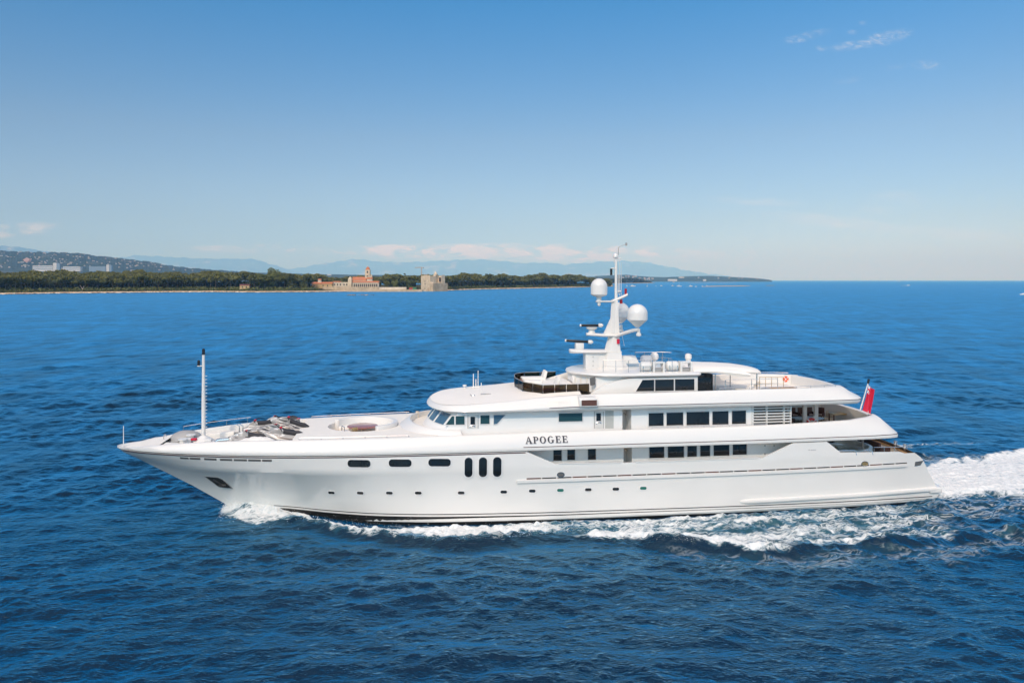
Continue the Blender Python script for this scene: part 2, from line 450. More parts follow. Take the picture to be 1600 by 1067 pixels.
for x0, x1, y0, y1 in [(725.7, 738, 713.6, 745), (747.9, 760.6, 713.2, 744.6), (770, 783, 712.8, 744.2)]:
    hull_window('tall_hull_window', rrect(x0, x1, y0, y1, 6, 5), 5.25, M['glass'], .06, lift=.06)
for i, (xc, yc) in enumerate([(518, 769), (563, 769.3), (608.5, 769.4), (653.5, 769.5), (720.5, 769.4), (787, 768.1), (831.5, 766.6), (875.5, 765.5), (919, 764.6), (962, 763.6), (1005, 762.3)]):
    tg = hb(S(xc, yc, 4.9)[0], 1.9)
    hull_window('porthole', rrect(xc - 5.2, xc + 5.2, yc - 2.4, yc + 2.4, 2.3, 4), tg, M['greenport'] if i in (7, 10) else M['glass'], .05)
hull_window('anchor_pocket', [(318, 747), (340, 747), (346.5, 750.5), (358, 767.3), (338, 767), (334, 765)], 2.1, M['rubber'], .05, 'grey')
m = MB(); a = S(330, 752, 2.1); b = S(346, 764, 2.1)
m.tube([(a[0], hb(*a) + .04, a[1]), (b[0], hb(*b) + .07, b[1])], .09)
m.tube([(b[0] - .35, hb(b[0] - .35, b[1] + .1) + .08, b[1] + .1), (b[0] + .2, hb(b[0] + .2, b[1] + .1) + .08, b[1] + .1)], .1)
m.build('anchor', M['rubber'], yacht)
# fairlead slots in the bow bulwark
for x0, x1 in [(278.6, 293.5), (295.5, 313.5), (320, 340.5), (342.5, 363), (365.5, 387), (389, 409.5), (411.5, 427)]:
    sa = S(x0, 716.5, 3.2 if x0 < 330 else 3.9); sb = S(x1, 716.5, 3.2 if x0 < 330 else 3.9); m = MB(); r = []
    for z in (4.58, 4.73):
        r.append([(s, hb(s, z) + .015, z) for s in (sa[0], sb[0])] + [(s, hb(s, z) - .04, z) for s in (sb[0], sa[0])])
    m.loft(r, True, True, True); m.build('fairlead_slot', M['dgrey'], yacht, smooth=0)
for (xc, yc) in [(876, 741), (1350.5, 724)]:
    o = hull_window('hawse_opening', [(xc + 5 * math.cos(a), yc + 3.2 * math.sin(a)) for a in [i * math.pi / 8 for i in range(16)]], 5.3 if xc < 1000 else 4.95, M['dgrey'] if xc < 1000 else M['gold'], .05, 'steel')
hull_window('stern_fairlead', [(1428.5, 721), (1440.5, 719.5), (1437, 725.5), (1428, 727)], 4.5, M['dgrey'], .03, 'steel')
# thin raised letters on the quarter wing are too small to read: a short grey scroll mark
m = MB()
for k, (x0, x1) in enumerate([(1262, 1264.5), (1266, 1269), (1269.8, 1271.4), (1272, 1274)]):
    a = S(x0, 702.8, 5.2); b = S(x1, 701.6, 5.2)
    m.box(a[0], b[0], hb(a[0], 4.3) + .004, hb(a[0], 4.3) + .02, a[1], b[1])
m.build('scroll_mark', M['lettershade'], yacht, smooth=0)

# ---------------------------------------------------------------- decks and bands
def half_loop(pts):
    """half outline (s,t>=0) from front centre to aft centre -> closed loop with outward normals"""
    full = list(pts) + [(s, -t) for s, t in reversed(pts) if t > 1e-6]
    n = len(full); nr = []
    for i in range(n):
        a, b = full[i-1], full[(i+1) % n]; dx, dy = b[0]-a[0], b[1]-a[1]; l = math.hypot(dx, dy) or 1
        nr.append((-dy / l, dx / l))
    # orient outward
    cx = sum(p[0] for p in full) / n
    if sum((p[0]-cx) * q[0] + p[1] * q[1] for p, q in zip(full, nr)) < 0: nr = [(-a, -b) for a, b in nr]
    return full, nr
def ring_at(full, nr, off, z):
    out = []
    for (s, t), (a, b) in zip(full, nr):
        o = off(s) if callable(off) else off; zz = z(s) if callable(z) else z
        ns, nt = s - a * o, t - b * o
        if t > 0 and nt < 0: nt = 0.0
        if t < 0 and nt > 0: nt = -0.0
        out.append((ns, nt, zz))
    return out

band_pts = [(-.06, 0)] + [(s, smooth_tab(B_R, s) + .05) for s in (0.0, .2, .4, .7, 1, 1.5, 2, 3, 4, 5, 6, 7, 8, 9, 10, 11.5, 13, 15, 17, 19, 21, 24, 27, 29.05, 30, 34, 38, 42, 46, 49, 52)] + \
           [(54.5, 5.22), (56.3, 5.13), (57.6, 5.0), (58.35, 4.8), (58.75, 4.25), (59.1, 3.2), (59.35, 1.7), (59.45, 0)]
BT = [(-1, 4.97), (0, 4.98), (1, 5.1), (2, 5.26), (5, 5.62), (9, 5.88), (13, 5.96), (21, 6.06), (30, 6.18), (40, 6.2), (48, 6.26), (54, 6.38), (55.8, 6.42), (56.8, 6.52), (58, 6.55), (60, 6.55)]
BO = [(-1, .06), (0, .1), (2, .26), (5, .38), (10, .48), (21, .52), (50, .46), (54, .55), (56, .9), (57.2, 1.45), (58, 1.8), (60, 2.0)]
fullB, nrB = half_loop(band_pts)
bt = lambda s: smooth_tab(BT, s); bo = lambda s: smooth_tab(BO, s)
def build_band():
    m = MB()
    prof = [(lambda s: min(1.0, .1 + .2 * max(0, s)), 4.94), (lambda s: min(.2, .02 + .1 * max(0, s)), 4.94), (.03, 5.0), (0, 5.1), (lambda s: bo(s) * .02, lambda s: min(5.25, bt(s) - .02)),
            (lambda s: bo(s) * .38, lambda s: 5.1 + (bt(s) - 5.1) * .5 if s < 4 else 5.25 + (bt(s) - 5.25) * .45),
            (lambda s: bo(s) * .74, lambda s: 5.1 + (bt(s) - 5.1) * .84 if s < 4 else 5.25 + (bt(s) - 5.25) * .84),
            (lambda s: bo(s) * .92, lambda s: bt(s) - .035), (lambda s: bo(s) * 1.0 + .03, bt), (lambda s: bo(s) + .22, lambda s: bt(s) - .01), (lambda s: bo(s) + .27, lambda s: bt(s) - .05),
            (lambda s: bo(s) + .32, lambda s: min(5.14, bt(s) - .12))]
    rings = [ring_at(fullB, nrB, o, z) for o, z in prof]
    m.loft(rings, True, True, True)
    return m.build('bridge_deck_bulwark', M['white'], yacht, smooth=40)
build_band()
def band_line(full, nr, sa, sb, off, z, hgt, material, name):
    """dark pinstripe running along a bulwark"""
    m = MB(); n = len(full)
    for side in (1, -1):
        idx = [i for i in range(n) if sa <= full[i][0] <= sb and full[i][1] * side > .2]
        idx.sort(key=lambda i: full[i][0]); rings = []
        for i in idx:
            (s, t), (a, b) = full[i], nr[i]
            zz = z(s) if callable(z) else z
            o = off(s) if callable(off) else off
            rings.append([(s - a*(o-.012), t - b*(o-.012), zz), (s - a*(o-.014), t - b*(o-.014), zz + hgt), (s - a*(o+.03), t - b*(o+.03), zz + hgt), (s - a*(o+.03), t - b*(o+.03), zz)])
        if len(rings) > 1: m = MB(); m.loft(rings, True, True, True); m.build(name, material, yacht, smooth=0)
band_line(fullB, nrB, 29.0, 59, lambda s: bo(s) * .02, 5.23, .045, M['stripe'], 'bridge_deck_stripe')

# decks (floors)
pl = [(s, max(.1, hb(s, 2.9) - .18)) for s in [29 + i for i in range(32)] + [60.7]]
MB().plan(pl + [(s, -t) for s, t in reversed(pl)], 2.8, 2.9).build('main_deck', M['sidedeck'], yacht, smooth=0)
MB().plan([(29.0, 4.9), (52.0, 4.9), (56, 4.6), (57, 4.2), (57, -4.2), (56, -4.6), (52, -4.9), (29, -4.9)], 5.16, 5.2).build('bridge_deck', M['sidedeck'], yacht, smooth=0)

# foredeck: raised part with an oval well, mooring well ahead of it
CW = (17.55, 0.0); RW = (2.62, 2.35)
def foredeck():
    outer = []; inner = []; n = 96
    def edge(s): return smooth_tab(B_R, s) - bo(s) - .18
    for k in range(n):
        a = 2 * math.pi * k / n; c, s_ = math.cos(a), math.sin(a)
        inner.append((CW[0] + RW[0] * c, RW[1] * s_, 6.08))
        # ray from well centre to the outline s in [12.9, 23], |t| < edge
        lo, hi = 0.0, 12.0
        for _ in range(40):
            q = (lo + hi) / 2; s = CW[0] + q * c; t = q * s_
            ok = 12.9 < s < 23.2 and abs(t) < edge(min(max(s, 12.9), 23.2))
            if ok: lo = q
            else: hi = q
        s = CW[0] + lo * c; t = lo * s_; outer.append((s, t, bt(s) + .004))
    mid = [tuple((1-.35) * a + .35 * b for a, b in zip(p, q)) for p, q in zip(inner, outer)]
    low = [(s, t, 5.0) for s, t, z in outer]
    wall = [(CW[0] + (s - CW[0]) * .97, t * .97, 5.42) for s, t, z in inner]
    m = MB(); m.loft([low, outer, mid, inner, wall], True)
    m.build('raised_foredeck', M['deck'], yacht, smooth=30)
    m = MB(); m.plan([(CW[0] + 2.6 * math.cos(2*math.pi*k/48), 2.33 * math.sin(2*math.pi*k/48)) for k in range(48)], 5.36, 5.44)
    m.build('seating_well_floor', M['teak'], yacht, smooth=0)
    # built-in curved sofa on the aft and starboard side of the well
    for nm, r0, r1, z0, z1, mt in (('curved_sofa_seat', .50, .86, 5.44, 5.85, M['cushion']), ('curved_sofa_back', .86, .985, 5.44, 6.36, M['white'])):
        rings = []
        for k in range(41):
            a = R(-150 + 215 * k / 40); c, s_ = math.cos(a), math.sin(a)
            rings.append([(CW[0] + RW[0]*r0*c, RW[1]*r0*s_, z0), (CW[0] + RW[0]*r1*c, RW[1]*r1*s_, z0), (CW[0] + RW[0]*r1*c, RW[1]*r1*s_, z1), (CW[0] + RW[0]*r0*c, RW[1]*r0*s_, z1)])
        MB().loft(rings, True, True, True).build(nm, mt, yacht, smooth=30, bevel=.05)
    # starboard and port mooring well ledges
    for sg in (1, -1):
        p = []; q = []
        for s in [3.6 + i * .55 for i in range(18)]:
            e = smooth_tab(B_R, s) - bo(s) - .3; p.append((s, sg * e)); q.append((s, sg * max(.15, e - .85)))
        MB().plan(p + q[::-1], 5.0, 5.42).build('mooring_ledge', M['deck'], yacht, bevel=.05)
    pf = [(s, smooth_tab(B_R, s) - bo(s) - .25) for s in [2.6 + i * .6 for i in range(18)]]
    MB().plan(pf + [(s, -t) for s, t in reversed(pf)], 4.97, 5.06).build('mooring_deck', M['deck'], yacht, smooth=0)
    pf = [(s, max(.02, smooth_tab(B_R, s) - bo(s) - .2)) for s in (.5, 1, 1.5, 2, 2.5, 3.0, 3.4)]
    MB().loft([[(s, t, bt(s) - .05), (s, -t, bt(s) - .05)] for s, t in pf], closed=False).build('bow_deck', M['deck'], yacht, smooth=0)
foredeck()

# round collar of the Portuguese bridge in front of the wheelhouse
def collar():
    rings = []
    for k in range(57):
        a = R(-98 + 196 * k / 56); c, s_ = math.cos(a), math.sin(a)
        f = max(0, c)
        rings.append([(24.2 - 4.05*c, 4.72*s_, 6.0), (24.2 - 3.6*c, 4.58*s_, 6.22 + .07*f), (24.2 - 3.3*c, 4.45*s_, 6.36 + .16*f), (24.2 - 3.2*c, 4.36*s_, 6.38 + .18*f), (24.2 - 3.1*c, 4.28*s_, 6.36 + .17*f), (24.2 - 3.05*c, 4.24*s_, 5.2)])
    MB().loft(rings, False).build('bridge_collar', M['white'], yacht, smooth=50)
    MB().plan(arc(24.2, 0, 3.06, 4.24, R(90), R(270), 40), 5.2, 5.3).build('bridge_walkway', M['teak'], yacht, smooth=0)
    m = MB(); a = S(652, 647, -2.4); m.box(a[0] - .12, a[0] + .12, -2.75, -2.5, a[1] - .5, a[1] + .2); m.build('locker_lamp', M['beige'], yacht, bevel=.03)
collar()

# ---------------------------------------------------------------- wheelhouse and bridge deck house
WT = 4.2
SF = [(5.2, 21.75), (6.0, 22.0), (6.6, 22.4), (7.45, 23.05), (7.7, 23.2)]
def wf(t, z): return lerp_tab(SF, z) + .077 * t * t
p_box0 = S(972.5, 655, WT)[0]; p_box1 = S(986.5, 655, WT)[0]
SA = 49.75                                      # aft end of the louvred part
def deckhouse_upper():
    rings = []
    for z in (5.2, 6.0, 6.6, 7.45, 7.68):
        r = []
        for t in [i * WT / 14 for i in range(-14, 15)]: r.append((wf(t, z), t, z))
        r += [(p_box0, WT, z), (p_box0, WT - 1.6, z), (p_box1, WT - 1.6, z), (p_box1, WT, z), (46.9, WT, z), (46.9, -WT, z)]
        rings.append(r)
    MB().loft(rings, True, True, True).build('wheelhouse_wall', M['wall'], yacht, smooth=30)
deckhouse_upper()
def front_pane(t0, t1, z0=6.66, z1=7.42):
    def sheet(a, b, za, zb, off):
        g = []
        for i in range(5):
            t = a + (b - a) * i / 4; g.append((wf(t, za) - off, t, za))
        for i in range(4, -1, -1):
            t = a + (b - a) * i / 4; g.append((wf(t, zb) - off, t, zb))
        return g
    rings = []
    for i in range(9):
        t = t0 + (t1 - t0) * i / 8; rings.append([(wf(t, z0) - .02, t, z0), (wf(t, (z0+z1)/2) - .02, t, (z0+z1)/2), (wf(t, z1) - .02, t, z1), (wf(t, z1) + .06, t, z1), (wf(t, z0) + .06, t, z0)])
    o = MB().loft(rings, True, True, True).build('windscreen', M['blueglass'], yacht, smooth=30)
    e = .05
    MB().loft([sheet(t0-e, t1+e, z0-e, z1+e, -.04), sheet(t0-e, t1+e, z0-e, z1+e, .035), sheet(t0, t1, z0, z1, .035), sheet(t0, t1, z0, z1, -.03)], True).build('frame', M['white'], o, smooth=30)
for a, b in [(2.35, 3.65), (.85, 2.1), (-.62, .62), (-2.1, -.85), (-3.65, -2.35)]: front_pane(a, b)

def wall_window(name, poly_px, t, material, rim=.05, parent=yacht, framemat='frame', proud=.045, depth=.05):
    poly = SP(poly_px, t); m = MB(); m.side(poly, t - depth, t + .012)
    o = m.build(name, material, parent, smooth=0)
    if rim:
        big = offset_poly(poly, rim)
        mk = lambda p, tt: [(s, tt, z) for s, z in p]
        MB().loft([mk(big, t - .03), mk(big, t + proud), mk(poly, t + proud), mk(poly, t - .03)], True).build('frame', M[framemat], o, smooth=0)
    return o
def rect_px(x0, x1, y0, y1, sl=0.0):
    """window rectangle, its top and bottom following the perspective slope"""
    return [(x0, y1 + sl), (x1, y1 - sl), (x1, y0 - sl), (x0, y0 + sl)]
G = M['tealglass']
wall_window('bridge_window', [(696.3, 663.3), (706.3, 649.9), (709.7, 649.9), (709.7, 663.3)], WT, G)
wall_window('bridge_window', [(712, 663.3), (725.8, 663.1), (725.8, 649.6), (712, 649.8)], WT, G)
wall_window('bridge_window', [(750.7, 662.3), (764.8, 662.0), (764.8, 648.5), (750.7, 648.9)], WT, G)
wall_window('bridge_window', [(771.5, 662.7), (776.6, 662.1), (789.5, 648), (771.5, 648.2)], WT, M['blueglass'])
wall_window('cabin_window', rect_px(873, 910, 645.2, 658.3, .4), WT, M['tealglass'], .07)
def door(x0, x1, y0, y1, wx0, wx1, wy0, wy1, t=WT):
    d = MB().side(SP([(x0, y1), (x1, y1), (x1, y0), (x0, y0)], t), t - .03, t + .03).build('door', M['white'], yacht, smooth=0)
    for x in (x0, x1):
        a = S(x, y1, t); b = S(x, y0, t); MB().box(a[0] - .022, a[0] + .022, t + .012, t + .036, a[1], b[1]).build('door_seam', M['grey'], d, smooth=0)
    w = wall_window('door_window', [(wx0, wy1), (wx1, wy1 - .1), (wx1, wy0 - .1), (wx0, wy0)], t + .03, M['glass'], .03, d)
    a = S(x0 + .45 * (x1 - x0), wy1 + 4.6, t)
    MB().tube([(a[0] + .2 * math.cos(q), t + .06, a[1] + .16 * math.sin(q)) for q in [R(20 + 150 * i / 8) for i in range(9)]], .035, 6).build('door_handle', M['steel'], d)
door(731, 747, 648, 669, 735, 742.2, 650.8, 663.2)
door(928.5, 943, 642.5, 669, 931.5, 938.8, 645.3, 657.6)
o = MB().side(SP([(945.5, 669), (958.7, 669), (958.7, 641.5), (945.5, 641.5)], WT), WT - .02, WT + .015).build('alcove', M['pass'], yacht, smooth=0)
for x0, x1, y0, y1 in [(1013.3, 1036.7, 645, 665.3), (1041.2, 1067.3, 644.3, 664.4), (1072.4, 1108, 643.2, 663.8), (1112.8, 1138, 642.3, 663), (1143.3, 1165.3, 641.4, 662)]:
    wall_window('saloon_window', rect_px(x0, x1, y0, y1, .35), WT, M['glass'], .06)
# curved stair rail seen in the passage
a = [S(x, y, WT - 1.2) for x, y in [(975, 645), (980, 649), (984, 655), (985, 662)]]
MB().tube([(s, WT - 1.3, z) for s, z in a], .04, 6).build('stair_rail', M['steel'], yacht)

# louvred screen beside the aft bridge deck
def louvre():
    p = SP([(1174, 663.5), (1226, 660.5), (1226, 636), (1174, 638)], WT)
    s0, s1 = p[0][0], p[1][0]; z0, z1 = 6.22, 7.5; m = MB()
    n = 6
    for k in range(n):
        z = z0 + (k + .5) * (z1 - z0) / n
        m.side([(s0, z - .045), (s1 + .55, z - .045), (s1 + .55, z + .045), (s0, z + .045)], WT - .12, WT + .03)
    for s in (s0 + .03, (s0 + s1) / 2 - .1, s1 - .05, s1 + .5): m.box(s - .04, s + .04, WT - .14, WT + .045, z0 - .1, z1 + .15)
    m.build('louvre_screen', M['white'], yacht, smooth=0)
    MB().box(s0, s1 + .1, WT - .35, WT - .3, 5.2, 7.68).build('louvre_shade', M['black'], yacht, smooth=0)  # black sheet put in for the interior shade behind the slats
    return s1
louvre()

# ---------------------------------------------------------------- flybridge band and wheelhouse roof
fb_half = [(22.34, 0), (22.37, .7), (22.46, 1.5), (22.68, 2.4), (23.05, 3.3), (23.5, 3.95), (24.1, 4.42), (24.9, 4.7), (26.2, 4.86), (28, 4.94), (30, 4.98), (31, 5.0), (33, 5.02), (36, 5.03), (40, 5.03), (44, 5.03), (48, 5.02), (51, 4.99),
           (53, 4.94), (54.3, 4.88), (55.15, 4.74), (55.65, 4.3), (56.05, 3.3), (56.35, 1.8), (56.45, 0)]
fullF, nrF = half_loop(fb_half)
FT = [(22, 7.98), (23, 8.03), (24.5, 8.13), (28, 8.36), (31, 8.62), (34, 8.74), (38, 8.78), (48, 8.88), (54, 8.87), (57, 8.85)]
FO = [(22, .22), (24, .3), (28, .48), (32, .6), (36, .44), (50, .42), (52, .6), (53.5, 1.0), (54.6, 1.5), (56, 1.8)]
FE = [(22, 7.70), (26, 7.74), (30, 7.86), (33, 7.95), (57, 7.97)]
ft = lambda s: smooth_tab(FT, s); fo = lambda s: smooth_tab(FO, s); fe = lambda s: smooth_tab(FE, s)
def flyband():
    m = MB()
    prof = [(1.3, 7.64), (.2, 7.64), (.04, lambda s: 7.64 + (fe(s) - 7.64) * .4), (0, fe), (lambda s: .03, lambda s: fe(s) + .08), (lambda s: fo(s) * .42, lambda s: fe(s) + (ft(s) - fe(s)) * .5),
            (lambda s: fo(s) * .8, lambda s: fe(s) + (ft(s) - fe(s)) * .88), (fo, ft), (lambda s: fo(s) + .2, lambda s: ft(s) + (.02 if s < 33 else 0)), (lambda s: fo(s) + .26, lambda s: ft(s) - .04), (lambda s: fo(s) + .3, lambda s: 8.05 if s > 33 else ft(s) - .1)]
    m.loft([ring_at(fullF, nrF, o, z) for o, z in prof], True, True, True)
    m.build('flybridge_bulwark', M['white'], yacht, smooth=40)
    band_line(fullF, nrF, 30.6, 56, 0.0, lambda s: fe(s) - .01, .04, M['stripe'], 'flybridge_stripe')
    # wheelhouse roof, gently cambered and rising aft
    rows = []; inner = [q for q in ring_at(fullF, nrF, lambda s: fo(s) + .06, 0.0) if q[1] >= 0 and q[0] < 36]; inner.sort(key=lambda q: q[0])
    si = [q[0] for q in inner]; ti = [q[1] for q in inner]
    for i in range(41):
        s = si[0] + (33.5 - si[0]) * (i / 40) ** 1.8; r = []; b = max(.02, float(np.interp(s, si, ti)))
        for k in range(21):
            q = -1 + 2 * k / 20; r.append((s, q * b, ft(s) + .015 + .17 * min(1, (s - 22.5) / 2.0) * (1 - q * q) + .42 * max(0, min(1, (s - 28.3) / 2.6)) ** 1.5 * (1 - q ** 4) * .55))
        rows.append(r)
    MB().loft(rows, False).build('wheelhouse_roof', M['roof'], yacht, smooth=60)
    MB().plan([(33, 4.3), (53, 4.2), (54.3, 3.6), (54.3, -3.6), (53, -4.2), (33, -4.3)], 8.0, 8.07).build('sun_deck', M['deck'], yacht, smooth=0)
flyband()
# ventilation grille and intake box on the bulwark
p = SP([(853, 634.8), (893, 633.6), (893, 624.6), (862, 625.2)], 4.9)
m = MB(); bx = [(s, z) for s, z in p]
def fband_t(z, s): 
    f = (z - fe(s)) / (ft(s) - fe(s)); return 5.0 - fo(s) * float(np.interp(f, [0, .1, .5, .88, 1], [0, .06, .42, .8, 1]))
m.loft([[(s, fband_t(z, s) + .02, z) for s, z in bx], [(s, fband_t(z, s) - .1, z) for s, z in bx]], True, True, True)
for k in range(5):
    z = p[0][1] + (p[2][1] - p[0][1]) * (k + .6) / 5.4; s = p[0][0] + (p[3][0] - p[0][0]) * (k + .6) / 5.4
    m.loft([[(s, fband_t(z, s) + .015, z - .012), (s, fband_t(z, s) + .035, z - .012), (s, fband_t(z, s) + .03, z + .012), (s, fband_t(z, s) + .01, z + .012)],
            [(p[1][0], fband_t(z, p[1][0]) + .015, z - .012), (p[1][0], fband_t(z, p[1][0]) + .035, z - .012), (p[1][0], fband_t(z, p[1][0]) + .03, z + .012), (p[1][0], fband_t(z, p[1][0]) + .01, z + .012)]], True, True, True)
m.build('vent_grille', M['deck'], yacht, smooth=0)
a = S(905.5, 635.5, 5.25); b = S(934, 635.5, 5.25)
prof = [(4.5, 7.99), (5.27, 7.99), (5.27, 8.52), (5.05, 8.64), (4.5, 8.68)]
ib = MB().cross(prof, a[0], b[0]).build('intake_box', M['white'], yacht, bevel=.05)
c = S(908.8, 634, 5.28); d = S(932.6, 624.2, 5.28)
MB().box(c[0], d[0], 5.2, 5.285, c[1], min(d[1], 8.47)).build('intake_opening', M['wicker'], ib, smooth=0)

# ---------------------------------------------------------------- main deck house
MT = 4.1
m0 = S(974.3, 710, MT)[0]; m1 = S(987.5, 710, MT)[0]
MB().plan([(29.3, MT), (m0, MT), (m0, MT - 1.5), (m1, MT - 1.5), (m1, MT), (52.6, MT), (52.6, -MT), (29.3, -MT)], 2.9, 4.95).build('main_deck_house', M['wall'], yacht, smooth=0)
for x0, x1, y0, y1 in [(864.5, 877.5, 701.4, 719.3), (886.3, 898.3, 700.8, 718.4), (918.5, 930.8, 699.9, 717.8)]:
    wall_window('cabin_window', rect_px(x0, x1, y0, y1, .1), MT, M['glass'], .05)
for x0, x1, y0, y1 in [(1014.2, 1037.6, 697, 715.2), (1043.2, 1068.5, 695.9, 714.6), (1073.7, 1088.5, 694.9, 713.2), (1093.8, 1109.2, 694.4, 712.6), (1114.7, 1139.3, 693.2, 711.6), (1144.6, 1166.5, 692.6, 710.1)]:
    wall_window('saloon_window', rect_px(x0, x1, y0, y1, .3), MT, M['glass'], .06)
for x in (1195, 1209.5):
    for y in (696, 709):
        a = S(x, y, MT); MB().box(a[0] - .05, a[0] + .05, MT, MT + .03, a[1] - .05, a[1] + .05).build('latch', M['grey'], yacht, smooth=0)
a = [S(x, y, MT - 1.0) for x, y in [(976, 700), (981, 704), (985, 712)]]
MB().tube([(s, MT - 1.1, z) for s, z in a], .04, 6).build('stair_rail', M['steel'], yacht)
# capping rail on the main deck bulwark
def caprail(sa, sb, name='capping_rail', mt=None):
    m = MB()
    for sg in (1, -1):
        rings = []
        n = int((sb - sa) / .5)
        for i in range(n + 1):
            s = sa + (sb - sa) * i / n; z = topz(s); b = hb(s, z)
            rings.append([(s, sg*(b + .05), z + .004), (s, sg*(b + .05), z + .055), (s, sg*(b - .21), z + .055), (s, sg*(b - .21), z + .004)])
        m = MB(); m.loft(rings, True, True, True); m.build(name, mt or M['white'], yacht, smooth=0)
caprail(31.6, 36.2); caprail(37.3, 46.8)

# ---------------------------------------------------------------- sun deck house, top deck, mast
def outline(px_list, t): return SP(px_list, t)
HT = 3.25
p = [(34.3, 8.5), (34.9, 8.9), (35.6, 9.25), (36.5, 9.55), (37.6, 9.72), (42.85, 9.8), (42.85, 8.5)]
for sg in (1, -1): MB().side(p, sg * HT, sg * (HT - .18)).build('sun_deck_house_side', M['white'], yacht, bevel=.02)
MB().plan([(37.4, HT - .2), (42.7, HT - .2), (42.7, -HT + .2), (37.4, -HT + .2)], 8.05, 9.78).build('sun_deck_house', M['wall'], yacht, smooth=0)
MB().side(SP([(852, 592), (893, 579.5), (900, 580), (900, 598), (860, 598)], -3.0), -3.1, -2.95).build('sun_deck_house_side', M['white'], yacht, bevel=.02)
# front screen wall under the top deck, with ribbed panels
MB().plan([(33.6, .9), (35.0, 2.7), (37.4, 3.0), (37.4, -3.0), (35.0, -2.7), (33.6, -.9)], 8.6, 9.78).build('sun_deck_front', M['wall'], yacht, smooth=0)
m = MB()
for k in range(4):
    f = (k + .5) / 4; s = 33.6 + 1.4 * f; t = .9 + 1.8 * f
    m.box(s - .06, s + .02, t - .06, t + .06, 8.7, 9.7)
m.build('ribbed_panel', M['deck'], yacht, smooth=0)
MB().side(SP([(921.5, 591), (930, 588.5), (930, 601), (922.5, 602.5)], 2.95), 2.9, 2.99).build('side_doorway', M['dgrey'], yacht, smooth=0)
for poly in ([(993.3, 611.4), (1003.9, 593.4), (1022, 593), (1022, 610.9)], [(1023.4, 610.9), (1052.8, 610.2), (1052.8, 592.4), (1023.4, 592.9)], [(1054.4, 610.2), (1084.8, 609.5), (1084.8, 591.8), (1054.4, 592.3)]):
    wall_window('sun_deck_window', poly, HT, M['glass'], .05)
top_half = [(33.3, 0), (33.34, .6), (33.55, 1.3), (34.0, 2.1), (34.7, 2.8), (35.6, 3.25), (36.8, 3.45), (39, 3.5), (42.9, 3.5), (43.1, 3.3), (43.1, 0)]
fullT, nrT = half_loop(top_half)
MB().loft([ring_at(fullT, nrT, o, z) for o, z in [(.5, 9.8), (.1, 9.82), (0, 9.93), (.05, 10.06), (.25, 10.12)]], True, True, True).build('top_deck', M['white'], yacht, smooth=40)
band_line(fullT, nrT, 36.5, 43, .12, 9.79, .05, M['black'], 'top_deck_gutter')

mast = MB(); 
# mast column: two faceted stages
def stage(z0, z1, a, b):
    mast.loft([[(a[0], 0, z0), (a[0] + .35, a[2], z0), (a[1], a[2], z0), (a[1], -a[2], z0), (a[0] + .35, -a[2], z0)],
               [(b[0], 0, z1), (b[0] + .3, b[2], z1), (b[1], b[2], z1), (b[1], -b[2], z1), (b[0] + .3, -b[2], z1)]], True, True, True)
sA = lambda x, y: S(x, y, 0)[0]
zA = lambda x, y: S(x, y, 0)[1]
stage(10.08, 11.45, (36.0, 37.75, .75), (36.2, 37.6, .62))
stage(11.45, 12.9, (36.35, 37.55, .6), (36.75, 37.45, .5))
stage(12.9, 15.5, (36.78, 37.5, .5), (36.95, 37.4, .36))
mc = mast.build('radar_mast', M['white'], yacht, smooth=0, bevel=.03)
MB().box(36.35, 37.62, -.64, .64, 11.44, 11.49).build('mast_joint', M['deck'], mc, smooth=0)
MB().side([(35.3, 10.1), (36.2, 10.1), (36.4, 11.45), (35.9, 11.45)], -.35, .35).build('mast_fin', M['white'], mc, bevel=.03)
MB().loft([[(37.5, .55, 10.1), (38.3, .45, 10.1), (38.3, -.45, 10.1), (37.5, -.55, 10.1)], [(37.4, .5, 11.2), (37.55, .4, 11.2), (37.55, -.4, 11.2), (37.4, -.5, 11.2)]], True, True, True).build('mast_foot', M['white'], mc, smooth=0)
def wing(name, pts, half, thick, parent=mc):
    """streamlined platform: pts = list of (s, z, halfwidth)"""
    rings = []
    for s, z, w in pts:
        rings.append([(s, w * math.cos(a), z + thick * .5 * math.sin(a)) for a in [2*math.pi*k/16 for k in range(16)]])
    return MB().loft(rings, True, True, True).build(name, M['white'], parent, smooth=50)
